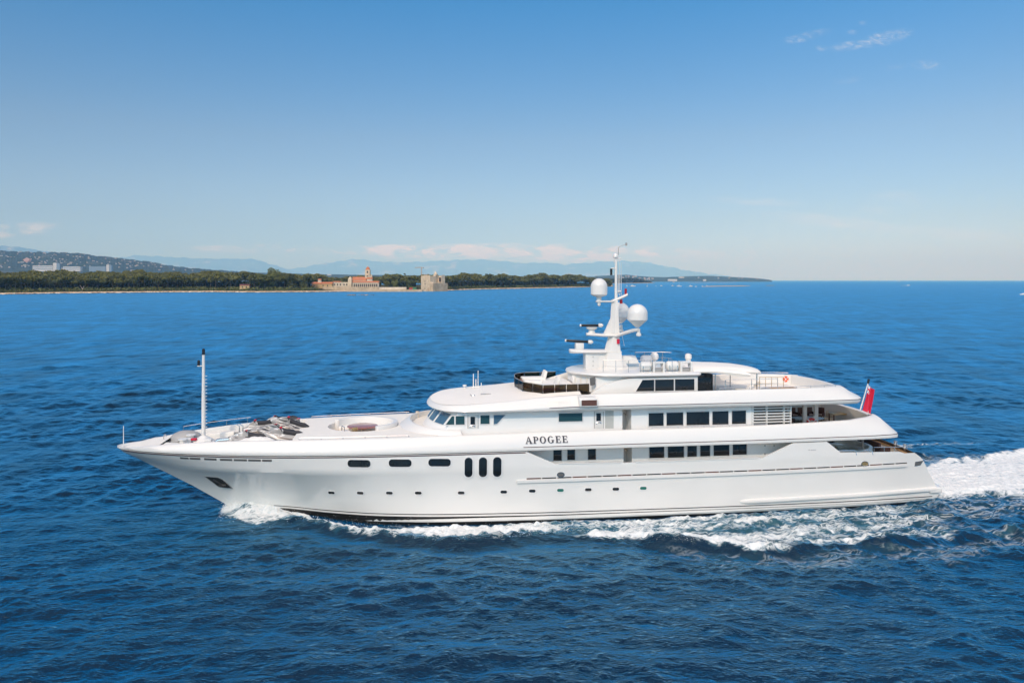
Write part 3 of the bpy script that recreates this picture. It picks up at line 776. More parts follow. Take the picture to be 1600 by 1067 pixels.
# lower radar platform
lw = wing('lower_radar_platform', [(33.55, 11.52, .25), (33.62, 11.52, .5), (34.0, 11.5, .75), (35.2, 11.47, .75), (36.5, 11.45, .6)], 0, .34)
MB().loft([[(34.75 + q * c[0], c[1] * .5, z) for c in [(0, -1), (.0, 1), (1.1, .8), (1.1, -.8)]] for q, z in ((1.0, 10.1), (.9, 10.8), (1.15, 11.4))], True, True, True).build('platform_pedestal', M['white'], lw, bevel=.04)
m = MB()
for k in range(3): m.box(35.3, 35.36, .5, .53, 10.35 + .35 * k, 10.43 + .35 * k)
m.build('pedestal_step', M['grey'], lw, smooth=0)
def radar(s, z, L, tilt, ped_h, ped_r, yaw, square):
    r = empty('radar_scanner', (s, 0, z), 0); r.parent = mc
    if square: MB().box(-.32, .32, -.3, .3, 0, ped_h).build('radar_pedestal', M['white'], r, bevel=.04)
    else: MB().lathe((0, 0, 0), [(.3, 0), (.24, .12), (.2, .2), (.42, .34), (.46, .46), (.36, ped_h - .02), (.2, ped_h)], 20).build('radar_pedestal', M['white'], r)
    m = MB(); m.cur = 0
    c, n_ = math.cos(yaw), math.sin(yaw)
    def barpt(q, w, dz): return (q * c - w * n_, q * n_ + w * c, ped_h + .12 + dz + q * tilt)
    rings = [[barpt(q, -.12, -.1), barpt(q, .12, -.1), barpt(q, .12, .1), barpt(q, -.12, .1)] for q in (-L/2, L/2 - .32)]
    m.loft(rings, True, True, True); bar = m.build('radar_antenna', M['black'], r, bevel=.04)
    m = MB(); m.lathe((0, 0, 0), [(.06, 0), (.16, .05), (.15, .3), (.05, .42)], 14, axis='s')
    o = m.build('antenna_cap', M['white'], bar); q = barpt(L/2 - .34, 0, 0); o.location = (q[0], -q[1], q[2]); o.rotation_euler = (0, math.atan(-tilt), -yaw)
    m = MB(); m.lathe((0, 0, 0), [(.1, 0), (.12, .1)], 12, axis='s'); o = m.build('antenna_cap', M['white'], bar); q = barpt(-L/2 - .1, 0, 0); o.location = (q[0], -q[1], q[2])
radar(sA(905, 540), zA(905, 546.5) + .05, 2.05, -.05, .5, .3, R(12), True)
# second radar platform and the dome arms
uw = wing('upper_radar_platform', [(sA(916, 523), 12.83, .15), (sA(917, 523), 12.83, .32), (sA(922, 523), 12.82, .5), (sA(940, 524), 12.75, .6), (37.5, 12.7, .62)], 0, .26)
radar(sA(924.5, 520), zA(924, 520.5) + .02, 1.7, .0, .47, .3, R(5), False)
MB().side([(sA(943, 522), 12.85), (37.0, 12.85), (36.95, 14.0), (36.85, 14.0)], -.12, .12).build('platform_fillet', M['white'], mc, smooth=0)
def arm(t_end, s_end, z_end, w=.34):
    rings = []
    for f in [i / 10 for i in range(11)]:
        s = 37.2 + (s_end - 37.2) * f; t = t_end * f; z = 12.6 + (z_end - 12.6) * (f ** .9 if f < .75 else .75 ** .9 + (f - .75) * .6)
        wd = .62 * (1 - f) + w * f
        rings.append([(s - wd * math.cos(a) * .35, t + wd * math.cos(a) * .8 * (1 if t_end > 0 else 1), z + .15 * math.sin(a)) for a in [2*math.pi*k/14 for k in range(14)]])
    return MB().loft(rings, True, True, True).build('dome_arm', M['white'], mc, smooth=50)
def dome(s, t, z, r, h, cone, label):
    prof = [(.16, 0), (.3, cone * .25), (r * .9, cone), (r, cone + .06), (r * 1.005, cone + .16), (r, cone + .2)]
    body = h - cone - r
    for k in range(11):
        a = math.pi / 2 * k / 10; prof.append((max(.01, r * math.cos(a)), cone + .2 + max(0, body - .2) + r * math.sin(a)))
    return MB().lathe((s, t, z), prof, 36).build('satellite_dome', M['white'], mc, smooth=40)
RS = S(996, 511, 2.4)
ar = arm(2.4, RS[0] + .1, RS[1] - .12); arm(-2.4, RS[0] + .1, RS[1] - .12)
dome(RS[0], 2.4, RS[1], .78, 1.76, .5, ''); dome(RS[0], -2.4, RS[1], .78, 1.76, .5, '')
for t in (2.4, -2.4): MB().lathe((RS[0] + .1, t, RS[1] - .72), [(.08, 0), (.2, .05), (.2, .2), (.12, .28), (.12, .6)], 12).build('arm_lamp', M['white'], ar)
# upper left dome on its own arm
LS = S(936, 464.5, 0)
la = wing('upper_dome_arm', [(LS[0] - .25, 15.42, .15), (LS[0], 15.42, .24), (36.6, 15.42, .2), (37.2, 15.4, .3)], 0, .16)
dome(LS[0], 0, LS[1] + .0, .66, 1.5, .16, '')
MB().lathe((LS[0], 0, 15.05), [(.06, 0), (.13, .08), (.13, .25), (.2, .36), (.2, LS[1] - 15.05)], 12).build('dome_post', M['white'], la)
rings = []
for f in [i / 8 for i in range(9)]:
    s = 37.0 + (sA(980, 461) - 37.0) * f; z = 15.45 + (zA(979, 460.5) - 15.45) * (f ** 1.2); w = .35 * (1 - f) + .2 * f
    rings.append([(s, w * math.cos(a), z + .13 * math.sin(a)) for a in [2*math.pi*k/12 for k in range(12)]])
MB().loft(rings, True, True, True).build('light_arm', M['white'], mc, smooth=50)
def lamp(name, px, y0, y1, r, mt, t=0.0):
    a = S(px, y1, t); b = S(px, y0, t); h = b[1] - a[1]
    return MB().lathe((a[0], t, a[1]), [(r, 0), (r, h * .28), (r * .8, h * .33), (r, h * .38), (r, h * .66), (r * .8, h * .7), (r, h * .75), (r, h)], 12).build(name, mt, mc)
lamp('signal_light', 977.7, 451, 460.5, .1, M['redl']); lamp('signal_light', 970.5, 468, 474.5, .12, M['redl']); lamp('signal_light', 966, 530, 537, .12, M['red'], .6)
lamp('navigation_light', 955, 420, 430, .1, M['black'])
MB().tube([(sA(955, 420) - .0, 0, zA(955, 419.5)), (sA(962.5, 420), 0, zA(962.5, 419.5))], .05, 8).build('light_bracket', M['white'], mc)
# pole mast with its ball head, vane and whip aerials
zp = zA(962.6, 403)
MB().tube([(sA(962.6, 470), 0, 15.4), (sA(962.6, 404), 0, zp)], [.13, .1], 12).build('pole_mast', M['white'], mc)
MB().lathe((sA(962, 400), 0, zp - .02), [(.1, 0), (.2, .05), (.21, .2), (.15, .33), (.04, .38)], 16).build('masthead', M['white'], mc)
vane = MB(); vane.tube([(sA(966, 397), 0, zp + .2), (sA(966.5, 386), 0, zA(966, 386))], [.035, .02], 6)
vane.tube([(sA(966.5, 386), 0, zA(966, 386.5)), (sA(979, 381), 0, zA(979, 381))], .018, 6); vane.box(sA(977, 381), sA(980, 381), -.02, .02, zA(979, 384), zA(979, 379.5))
vane.build('wind_vane', M['grey'], mc, smooth=0)
MB().tube([(sA(964, 405), .0, zA(964, 405)), (sA(970.5, 403.5), 0, zA(970, 403.5))], .045, 6).build('aerial_bracket', M['white'], mc)
MB().tube([(sA(962.5, 456), .0, zA(964, 456)), (sA(970.5, 455), 0, zA(970, 455))], .05, 6).build('aerial_bracket', M['white'], mc)
for px, y0, y1 in [(968.3, 406, 462), (971, 410, 461), (966.8, 428, 459)]:
    MB().tube([(sA(px, y1), -.1, zA(px, y1)), (sA(px, y0), -.1, zA(px, y0))], [.03, .016], 6).build('whip_aerial', M['white'], mc)
# mast ladder
m = MB()
for k in range(8):
    z = 13.1 + k * .3; m.box(37.35, 37.72, .18, .24, z, z + .035)
m.tube([(37.95, .2, 11.9), (37.72, .2, 13.0)], .02, 6)
m.build('mast_ladder', M['white'], mc, smooth=0)

# hardtop aft of the top deck
rings = []
for s, w, z, th in [(42.6, 2.0, 10.26, .28), (43.2, 2.3, 10.28, .3), (44.6, 2.5, 10.28, .32), (46, 2.5, 10.24, .34), (47.4, 2.4, 10.14, .36), (48.3, 2.1, 10.02, .34), (48.75, 1.6, 9.92, .28), (48.95, 1.0, 9.85, .2)]:
    rings.append([(s, w, z - th), (s, w + .06, z - th * .6), (s, w - .1, z - .06), (s, w * .6, z + .06), (s, 0, z + .1), (s, -w * .6, z + .06), (s, -w + .1, z - .06), (s, -w - .06, z - th * .6), (s, -w, z - th)])
MB().loft(rings, True, True, True).build('hardtop', M['roof'], yacht, smooth=50)
for sg in (1, -1):
    rings = []
    for s, z, th in [(42.6, 10.2, .2), (43.6, 10.22, .22), (44.4, 10.22, .26), (45.4, 10.18, .36), (46.3, 10.1, .42), (46.9, 9.98, .34), (47.2, 9.86, .2)]:
        w = 3.05; rings.append([(s, sg * 1.6, z - th), (s, sg * w, z - th), (s, sg * (w + .07), z - th * .5), (s, sg * (w - .05), z), (s, sg * 1.6, z + .04)])
    MB().loft(rings, True, True, True).build('hardtop_wing', M['roof'], yacht, smooth=45)
for t in (2.45, -2.45):
    for s in (44.6, 48.0): MB().tube([(s, t, 8.07), (s, t, 9.8)], .05, 8).build('hardtop_post', M['steel'], yacht)
MB().box(42.88, 44.3, 2.3, 2.36, 8.07, 9.55).build('dark_screen', M['glass'], yacht, smooth=0)
MB().box(44.4, 44.45, -2.3, 2.3, 8.07, 9.8).build('dark_screen', M['glass'], yacht, smooth=0)

# ---------------------------------------------------------------- rails
def rail(path, h, every, parent=yacht, r=.022, name='guard_rail', mt='steel', mids=0, mount=None):
    """top bar (and mid bars) following base points, posts as sub-parts"""
    m = MB(); m.tube([(s, t, z + h) for s, t, z in path], r, 6)
    for k in range(mids): m.tube([(s, t, z + h * (k + 1) / (mids + 1)) for s, t, z in path], r * .6, 5)
    o = m.build(name, M[mt], parent)
    P = [Vector(p) for p in path]; acc = 0.0; nxt = 0.0
    for i in range(len(P) - 1):
        L = (P[i+1] - P[i]).length
        while nxt <= acc + L + 1e-6:
            q = P[i].lerp(P[i+1], max(0, min(1, (nxt - acc) / L if L else 0)))
            MB().tube([(q.x, q.y, q.z - .02), (q.x, q.y, q.z + h)], r, 6).build('post', M[mt], o); nxt += every
        acc += L
    return o
def bpath(sa, sb, sg, off=.1, n=20): return [(s, sg * (smooth_tab(B_R, s) - bo(s) - off), bt(s)) for s in [sa + (sb - sa) * i / n for i in range(n + 1)]]
rail(bpath(13.4, 21.0, 1), .13, 1.52, r=.02); rail(bpath(13.2, 21.0, -1), .13, 1.52, r=.026)
rail(bpath(3.9, 8.6, -1, .05), .42, 1.55, r=.016)
fp = lambda sa, sb, sg, off=.15, n=16: [(s, sg * (5.02 - fo(s) - off), ft(s)) for s in [sa + (sb - sa) * i / n for i in range(n + 1)]]
rail(fp(44.0, 53.9, 1), .14, 1.24, r=.02); rail(fp(47.0, 53.9, -1), .13, 1.3, r=.022)
rail([(s, 5.39 - bo(s) - .1, bt(s)) for s in (38.7, 41, 44, 46.4, 47.6)], .06, 2.0, r=.018)
rail([(s, t, 10.1) for s, t in [(35.6, 2.6), (36.4, 2.85), (37.4, 3.0), (38.4, 3.02), (39.6, 3.02)]], .95, .95, r=.018, mids=1)
rail([(s, t, 10.1) for s, t in [(39.8, -2.9), (41, -2.9), (42.2, -2.9), (42.8, -2.4)]], .95, .8, r=.026, mids=1)
rail([(40.9, .6, 10.1), (40.9, 3.1, 10.1)], .95, .8, r=.018, mids=1)
gs = lambda x, y, t: (S(x, y, t)[0], t, 8.5)
rail([(48.3, 2.3, 8.5), (50.3, 2.3, 8.45)], 1.0, .5, r=.022, name='stair_rail', mt='gold', mids=1)
MB().plan([(48.6, 3.6), (51.0, 3.6), (51.0, 2.3), (48.6, 2.3)], 8.07, 8.72).build('stair_coaming', M['teak'], yacht, bevel=.06)
# guard rail around the hardtop opening
rail([(44.6, 4.3, 8.85), (48.8, 4.25, 8.87)], .75, 2.1, r=.022, mids=1)
# stern rails
rail([(s, hb(s, 3.8) - .25, topz(s) + .02) for s in (56.4, 57.3, 58.2, 59.0)], .3, .9, r=.022)
rail([(s, -hb(s, 3.8) + .25, topz(s) + .02) for s in (56.4, 57.3, 58.2, 59.2)], .9, .9, r=.018, mids=1)
m = MB()
rr_ = []
for s in (53.9, 54.7, 55.5): pass
for s0 in (54.0, 55.4):
    o = MB().tube([(s0 - .9 + .9 * (s0 > 55), hb(s0, 4) - .08, topz(s0) + .14), (s0 + .55, hb(s0, 4) - .08, topz(s0) + .14), (s0 + .68, hb(s0, 4) - .08, topz(s0) + .05), (s0 + .7, hb(s0, 4) + .02, topz(s0) - .2)], .03, 6).build('grab_rail', M['steel'], yacht)
MB().plan([(59.7, 3.9), (60.5, 3.6), (60.95, 2.0), (61.05, 0), (60.95, -2.0), (60.5, -3.6), (59.9, -3.6), (60.3, -1.8), (60.35, 0), (60.3, 1.8), (59.9, 3.2)], 3.36, 3.44).build('stern_capping', M['teak'], yacht, smooth=0)
MB().plan([(59.9, 3.5), (60.4, 3.3), (60.8, 1.8), (60.9, 0), (60.8, -1.8), (60.4, -3.3), (60.0, -3.4), (60.3, -1.8), (60.4, 0), (60.3, 1.8), (60.0, 3.0)], 2.9, 3.36).build('stern_locker', M['white'], yacht, smooth=0)
for t in (2.7, 1.5):
    MB().lathe((60.45, t, 3.44), [(.1, 0), (.1, .12), (.16, .14), (.16, .34), (.1, .36), (.14, .5), (.14, .54)], 14).build('mooring_capstan', M['steel'], yacht)
# aft bridge deck pillars, joined by a U-shaped panel
ps = S(1266, 650, 2.2)[0]
pp = MB()
for ds in (-.48, .48): pp.box(ps + ds - .15, ps + ds + .15, 2.1, 2.3, 5.2, 7.66)
pp.side([(ps - .33, 5.2), (ps + .33, 5.2), (ps + .33, 6.35), (ps + .2, 6.1), (ps, 6.02), (ps - .2, 6.1), (ps - .33, 6.35)], 2.12, 2.28)
pp.build('twin_pillar', M['white'], yacht, smooth=0)
MB().tube([(S(1348, 695, 3.0)[0], 3.0, 2.9), (S(1348, 695, 3.0)[0], 3.0, 4.95)], .09, 10).build('deck_pillar', M['grey'], yacht)
for t in (-3.0,): MB().tube([(54.4, t, 2.9), (54.4, t, 4.95)], .09, 10).build('deck_pillar', M['grey'], yacht)
# aft glass doors
MB().box(52.58, 52.66, -3.9, 4.0, 2.95, 4.88).build('aft_door', M['glass'], yacht, smooth=0)
MB().box(46.88, 46.94, -3.9, 3.2, 5.25, 7.5).build('aft_door', M['glass'], yacht, smooth=0)

# ---------------------------------------------------------------- name, in serif capitals
def letters():
    thick, thin, ser = .19, .07, .06
    def rect(m, x0, y0, x1, y1): m.append([(x0, y0), (x1, y0), (x1, y1), (x0, y1)])
    def ell(cx, cy, rx, ry, tk, tn, a0, a1, n=18):
        out = []
        for i in range(n):
            q = []
            for j, k in ((i, 0), (i+1, 0), (i+1, 1), (i, 1)):
                a = a0 + (a1 - a0) * j / n; w = tn + (tk - tn) * abs(math.cos(a)) ** 1.3
                q.append((cx + (rx - w * k) * math.cos(a), cy + (ry - (w if k else 0) * .9) * math.sin(a)))
            out.append(q)
        return out
    def A():
        m = []; m.append([(.05, ser), (.14, ser), (.40, .93), (.36, 1.0)]); m.append([(.62, ser), (.86, ser), (.47, 1.0), (.36, 1.0), (.40, .93)][:5]); rect(m, .27, .32, .60, .39)
        rect(m, -.04, 0, .24, ser); rect(m, .52, 0, .96, ser); return m, .94
    def P():
        m = []; rect(m, .1, ser, .1 + thick, 1 - ser); rect(m, 0, 0, .4, ser); rect(m, 0, 1 - ser, .42, 1); rect(m, .29, .42, .42, .48)
        m += ell(.42, .71, .30, .29, thick, .06, R(-90), R(90), 12); return m, .8
    def O(): return ell(.44, .5, .44, .52, .21, .06, 0, 2 * math.pi, 28), 1.0
    def Gl():
        m = ell(.44, .5, .44, .52, .21, .06, R(48), R(312), 24); rect(m, .63, .08, .82, .40); rect(m, .52, .40, .92, .45); return m, 1.0
    def E_():
        m = []; rect(m, .1, ser, .1 + thick, 1 - ser); rect(m, 0, 0, .74, ser + .01); rect(m, 0, 1 - ser - .01, .70, 1); rect(m, .29, .47, .52, .54)
        rect(m, .68, ser + .01, .74, .28); rect(m, .64, .72, .70, 1 - ser - .01); rect(m, .52, .38, .57, .64); return m, .84
    seq = [('A', A()), ('P', P()), ('O', O()), ('G', Gl()), ('E', E_()), ('E', E_())]
    total = sum(w for _, (_, w) in seq) + .13 * 5
    p0 = S(821.5, 692.3, 5.3)[0]; p1 = S(887.5, 691, 5.25)[0]; sc = (p1 - p0) / total
    zb = 5.49; hgt = .44
    def tt(s, z):
        f = (z - 5.25) / (bt(s) - 5.25); return 5.45 - bo(s) * float(np.interp(f, [0, .45, .84], [.02, .38, .74]))
    x = p0
    for ch, (quads, w) in seq:
        for nm, mt, dx, dz, lift, par in (('letter', M['letter'], 0, 0, .045, None), ('letter_shadow', M['lettershade'], .035, -.035, .018, 1)):  # grey copy offset aft and down as each letter's shadow
            m = MB()
            for q in quads:
                a = [(x + u * sc + dx, zb + v * hgt + dz) for u, v in q]
                m.loft([[(s, tt(s, z) + lift, z) for s, z in a], [(s, tt(s, z) - .01, z) for s, z in a]], True, True, True)
            o = m.build(nm, mt, first if par else yacht, smooth=0)
            if not par: first = o
        x += (w + .13) * sc
letters()

# ---------------------------------------------------------------- foremast, bow gear, aerials
fm = MB(); fs = S(318, 690, 0)[0]
fm.tube([(fs, 0, 5.0), (fs, 0, 7.9), (fs, 0, 9.6), (fs, 0, 11.6)], [.15, .14, .115, .1], 14)
fmast = fm.build('foremast', M['white'], yacht)
m = MB()
for k in range(17):
    z = 6.0 + k * .25; m.box(fs + .1, fs + .26, -.03, .03, z, z + .035)
m.build('mast_step', M['white'], fmast, smooth=0)
MB().lathe((fs, 0, 5.0), [(.95, 0), (.85, .2), (.55, .42), (.3, .55), (.2, .62)], 24).build('mast_base', M['white'], fmast)
MB().box(fs - .42, fs - .05, -.12, .12, 10.75, 10.8).build('light_bracket', M['white'], fmast, smooth=0)
MB().lathe((fs - .34, 0, 10.8), [(.1, 0), (.1, .1), (.07, .12), (.1, .14), (.1, .34), (.05, .4)], 12).build('navigation_light', M['black'], fmast)
MB().lathe((fs, 0, 11.6), [(.11, 0), (.11, .16), (.08, .18), (.11, .2), (.11, .4), (.04, .46)], 12).build('masthead_light', M['black'], fmast)
js = .35; MB().tube([(js, 0, 4.95), (js, 0, 6.5)], [.035, .025], 8).build('jackstaff', M['white'], yacht)
# hatch shell, capstans, bollards and chain gear in the mooring well
MB().lathe((S(290, 682, -.9)[0], -1.1, 5.06), [(1.1, 0), (1.05, .25), (.8, .55), (.45, .72), (.05, .78)], 24, sx=1.15, sy=.8).build('windlass_cover', M['grey'], yacht)
for px, t in [(286, 1.2), (298, -.3)]:
    s = S(px, 693, t)[0]; MB().lathe((s, t, 5.05), [(.28, 0), (.28, .2), (.2, .3), (.22, .5), (.34, .56), (.34, .62)], 18).build('capstan', M['white'], yacht)
for s, t in [(4.2, .9), (4.2, -.9), (5.2, 1.6), (7.4, 2.0), (7.9, -2.0)]:
    MB().box(s - .3, s + .3, t - .12, t + .12, 5.05, 5.12).build('cleat_base', M['white'], yacht, smooth=0)
    MB().tube([(s - .22, t, 5.1), (s - .22, t, 5.42), (s + .22, t, 5.42), (s + .22, t, 5.1)], .07, 8).build('bollard', M['grey'], yacht)
MB().box(4.6, 5.2, .1, .7, 5.05, 5.55).build('deck_locker', M['white'], yacht, bevel=.06)
MB().box(6.3, 6.8, .8, 1.3, 5.05, 5.6).build('deck_locker', M['white'], yacht, bevel=.06)
MB().box(S(303, 694, .5)[0] - .2, S(303, 694, .5)[0] + .2, .4, .6, 5.4, 5.55).build('warning_flag', M['red'], yacht, bevel=.02)
a = S(334, 693, 1.2)[0]; b = S(385, 691, 1.2)[0]
MB().tube([(a, 1.3, 5.2), (a + .3, 1.3, 5.5), (b - .2, 1.3, 5.62), (b, 1.3, 5.6)], .13, 10).build('gangway_boom', M['steel'], yacht)
MB().tube([(a + .2, .7, 5.3), (b, .6, 5.55)], .1, 8).build('gangway_boom', M['grey'], yacht)
MB().plan([(a + 1.0, .9), (b + .5, 1.0), (b + .5, -1.2), (a + 1.0, -1.2)], 5.07, 5.12).build('well_duckboard', M['teak'], yacht, smooth=0)
for x in (374, 379.5):
    s = S(x, 680, -.6)[0]; MB().tube([(s, -.6, 5.1), (s, -.6, 6.15), (s - .25, -.6, 6.3)], .045, 8).build('davit_post', M['steel'], yacht)
for s in (8.6, 9.7): MB().side([(s, 5.42), (s + .55, 5.42), (s, 5.82)], -3.75 - .12 * (s - 8.6), -3.3 - .12 * (s - 8.6)).build('bulwark_bracket', M['deck'], yacht, smooth=0)
MB().tube([(S(258, 688, -.2)[0] + .1 * math.cos(q), -.2, 5.52 + .22 * math.sin(q)) for q in [R(20 + 200 * i / 8) for i in range(9)]], .03, 6).build('bow_hoop', M['grey'], yacht)
# aerials and small fittings on the wheelhouse roof
def roofz(s): return ft(s) + .17
for px, y0, y1, t, r in [(739.7, 584, 607, -2.6, .05), (747, 579, 603, -2.6, .04), (743.6, 592, 603, -2.6, .05), (752, 598, 627, 1.2, .045)]:
    a = S(px, y1, t); b = S(px, y0, t); MB().tube([(a[0], t, roofz(a[0]) - .05), (a[0], t, b[1])], [r, r * .7], 8).build('roof_aerial', M['white'], yacht)
a = S(737, 605, -2.6); b = S(750, 604.5, -2.6); MB().tube([(a[0], -2.6, a[1] + .0), (b[0], -2.6, b[1] + .0)], .05, 8).build('aerial_bar', M['white'], yacht)
a = S(726, 608, -2.8); MB().lathe((a[0], -2.8, roofz(a[0]) - .08), [(.07, 0), (.06, .2), (.17, .24), (.17, .32), (.05, .36)], 14).build('compass_post', M['white'], yacht)
a = S(738.5, 626, 1.6); MB().tube([(a[0] + .18 * math.cos(q), 1.6 + .1 * math.sin(q), roofz(a[0]) + .1 + .1 * math.sin(q)) for q in [R(160 + 170 * i / 8) for i in range(9)]], .04, 6).build('horn', M['steel'], yacht)
a = S(760, 625, 1.4); MB().box(a[0] - .45, a[0] + .35, 1.35, 1.45, roofz(a[0]) + .01, roofz(a[0]) + .05).build('wiper_track', M['grey'], yacht, smooth=0)

# ---------------------------------------------------------------- sun pad area with smoked glass screens
SB = 8.86
gp = [(34.25, 3.72, 8.76), (32.5, 3.72, 8.74), (30.75, 3.72, 8.72), (29.5, 2.2, 8.78), (29.2, 0, 8.82), (29.45, -2.1, 8.8), (29.75, -2.9, 8.78), (30.5, -3.65, 8.76), (33.2, -3.7, 8.78)]
sub = []
for i in range(len(gp) - 1):
    n = max(1, round(math.dist(gp[i][:2], gp[i+1][:2]) / 1.1))
    for k in range(n):
        f = k / n; sub.append(tuple(a + (b - a) * f for a, b in zip(gp[i], gp[i+1])))
sub.append(gp[-1])
for i in range(len(sub) - 1):
    a, b = Vector(sub[i]), Vector(sub[i+1]); d = (b - a).normalized(); n = Vector((-d.y, d.x, 0)) * .012; a = a + d * .03; b = b - d * .03
    g = MB().add([tuple(p) for p in (a - n, b - n, b + n, a + n)] + [tuple(p + Vector((0, 0, .68))) for p in (a - n, b - n, b + n, a + n)], [(0,3,2,1),(4,5,6,7),(0,1,5,4),(1,2,6,5),(2,3,7,6),(3,0,4,7)])
    mm = MB(); q = [tuple(p) for p in (a - n, b - n, b + n, a + n)]
    mm.loft([q, [(x, y, z + .66) for x, y, z in q]], True, True, True)
    gl = mm.build('glass_screen', M['smoked'], yacht, smooth=0)
    MB().tube([(a.x, a.y, a.z - .05), (a.x, a.y, a.z + .68)], .028, 6).build('screen_post', M['rubber'], gl)
    MB().tube([(a.x, a.y, a.z + .68), (b.x, b.y, b.z + .68)], .022, 6).build('screen_cap', M['grey'], gl)
MB().plan([(30.0, 2.0), (30.9, 3.3), (33.6, 3.3), (33.6, -3.3), (30.9, -3.3), (30.0, -2.0), (29.8, 0)], 8.74, 8.97).build('sun_pad_deck', M['teak'], yacht, smooth=0)
# ================================================================== THINGS CARRIED ON THE YACHT
# jet skis packed on the foredeck
def ski_paint():
    m = bpy.data.materials.new('jet_ski_graphics'); m.use_nodes = True; t = NT(m.node_tree); b = t.n['Principled BSDF']
    tc = t.new('ShaderNodeTexCoord'); info = t.new('ShaderNodeObjectInfo')
    add = t.new('ShaderNodeVectorMath', operation='ADD'); t.l.new(t.vscale(tc.outputs['Object'], (.45, 2.2, 3.0)), add.inputs[0])
    cm = t.new('ShaderNodeCombineXYZ'); t.l.new(t.math('MULTIPLY', info.outputs['Random'], 40), cm.inputs[0]); t.l.new(cm.outputs[0], add.inputs[1])
    n = t.noise(add.outputs[0], 1.25, 2.0, .5, 1.2)
    c = t.mix(t.ramp(n, .40, .43), (.72, .71, .69, 1), (.33, .32, .31, 1)); c = t.mix(t.ramp(n, .60, .62), c, (.025, .025, .03, 1))
    t.l.new(c, b.inputs['Base Color']); b.inputs['Roughness'].default_value = .3; b.inputs['Coat Weight'].default_value = .3
    return m
M['ski'] = ski_paint(); M['skired'] = mat('red_seat_trim', (.5, .02, .04), .5); M['skiblk'] = mat('black_seat_vinyl', (.03, .03, .035), .6)
def jet_ski():
    root = empty('jet_ski', label='x', cat='jet ski', group='jet skis packed on the foredeck')
    sec = [(-1.5, .42, .12, .52), (-1.2, .52, .02, .56), (-.4, .56, 0, .60), (.4, .52, .02, .66), (1.0, .38, .1, .70), (1.4, .2, .25, .66), (1.62, .05, .45, .56)]
    rings = []
    for s, w, z0, z1 in sec:
        zm = z0 + (z1 - z0) * .55
        rings.append([(s, 0, z0), (s, w * .7, z0 + .08), (s, w, zm), (s, w * .92, zm + .06), (s, w * .45, z1), (s, 0, z1 + .04), (s, -w * .45, z1), (s, -w * .92, zm + .06), (s, -w, zm), (s, -w * .7, z0 + .08)])
    MB().loft(rings, True, True, True).build('ski_hull', M['ski'], root, smooth=40)
    rings = []
    for s, w, z0, z1 in [(-1.35, .14, .5, .72), (-1.0, .2, .52, .86), (-.5, .19, .55, .84), (-.1, .17, .58, .92), (.15, .12, .6, .98)]:
        rings.append([(s, w, z0), (s, w * .9, z1 - .06), (s, w * .4, z1), (s, -w * .4, z1), (s, -w * .9, z1 - .06), (s, -w, z0)])
    MB().loft(rings, True, True, True).build('seat', M['skiblk'], root, smooth=40)
    rings = []
    for s, w, z0, z1 in [(.1, .16, .6, .95), (.4, .24, .62, 1.05), (.75, .24, .64, .95), (1.15, .16, .66, .76)]:
        rings.append([(s, w, z0), (s, w * .8, z1 - .05), (s, w * .3, z1), (s, -w * .3, z1), (s, -w * .8, z1 - .05), (s, -w, z0)])
    MB().loft(rings, True, True, True).build('cowling', M['ski'], root, smooth=40)
    hb_ = MB().tube([(.12, -.42, 1.02), (.3, -.18, 1.08), (.3, .18, 1.08), (.12, .42, 1.02)], .035, 8).build('handlebar', M['skiblk'], root)
    MB().box(.2, .38, -.1, .1, 1.02, 1.12).build('handlebar_pad', M['skired'], hb_, bevel=.03)
    MB().box(-1.55, -1.3, -.3, .3, .5, .56).build('boarding_step', M['skired'], root, bevel=.02)
    return root
ski0 = jet_ski()
ski_spots = [(9.55, 1.55, 5.12, 172, 0, 'grey and white jet ski, the forwardmost of those nearest the port bulwark'),
             (9.9, -1.5, 5.45, 160, 14, 'dark grey jet ski behind the davit posts, red pad showing at its handlebar'),
             (11.3, .5, 5.3, 176, -8, 'grey jet ski in the middle of the packed group on the foredeck'),
             (11.15, -1.9, 5.6, 188, 8, 'grey jet ski farthest to starboard with a raised red handlebar pad'),
             (12.05, -.7, 5.65, 170, -12, 'white and grey jet ski tilted up against the raised foredeck'),
             (12.0, 1.5, 5.35, 178, -4, 'pale jet ski beside the brown foot of the raised foredeck')]
skis = []
for i, (s, t, z, yw, pit, lab) in enumerate(ski_spots):
    o = ski0 if i == 0 else copy_tree(ski0)
    o.location = ship2world(s, t, z); o.rotation_euler = (R([4, -12, 9, 14, -9, -16][i]), R(pit), TH + R(yw)); o['label'] = lab; skis.append(o)
# white tender cushion / cover lying ahead of them
cv = MB(); rng = random.Random(5); rings = []
for i in range(13):
    s = -1.3 + 2.6 * i / 12; w = .75 * math.sqrt(max(.02, 1 - (s / 1.35) ** 2)); hh = .5 * math.sqrt(max(.05, 1 - (s / 1.4) ** 2))
    rings.append([(s, w * math.cos(a), .02 + hh * (.9 + .25 * rng.random()) * math.sin(a)) for a in [math.pi * k / 12 for k in range(13)]])
cv.loft(rings, True, True, True); o = cv.build('tender_cover', M['cushion'], None, smooth=60)
o.location = ship2world(10.3, 2.75, 5.42); o.rotation_euler = (0, 0, TH); tag(o, 'low white canvas cover lying against the port bulwark below the jet skis', 'cover')

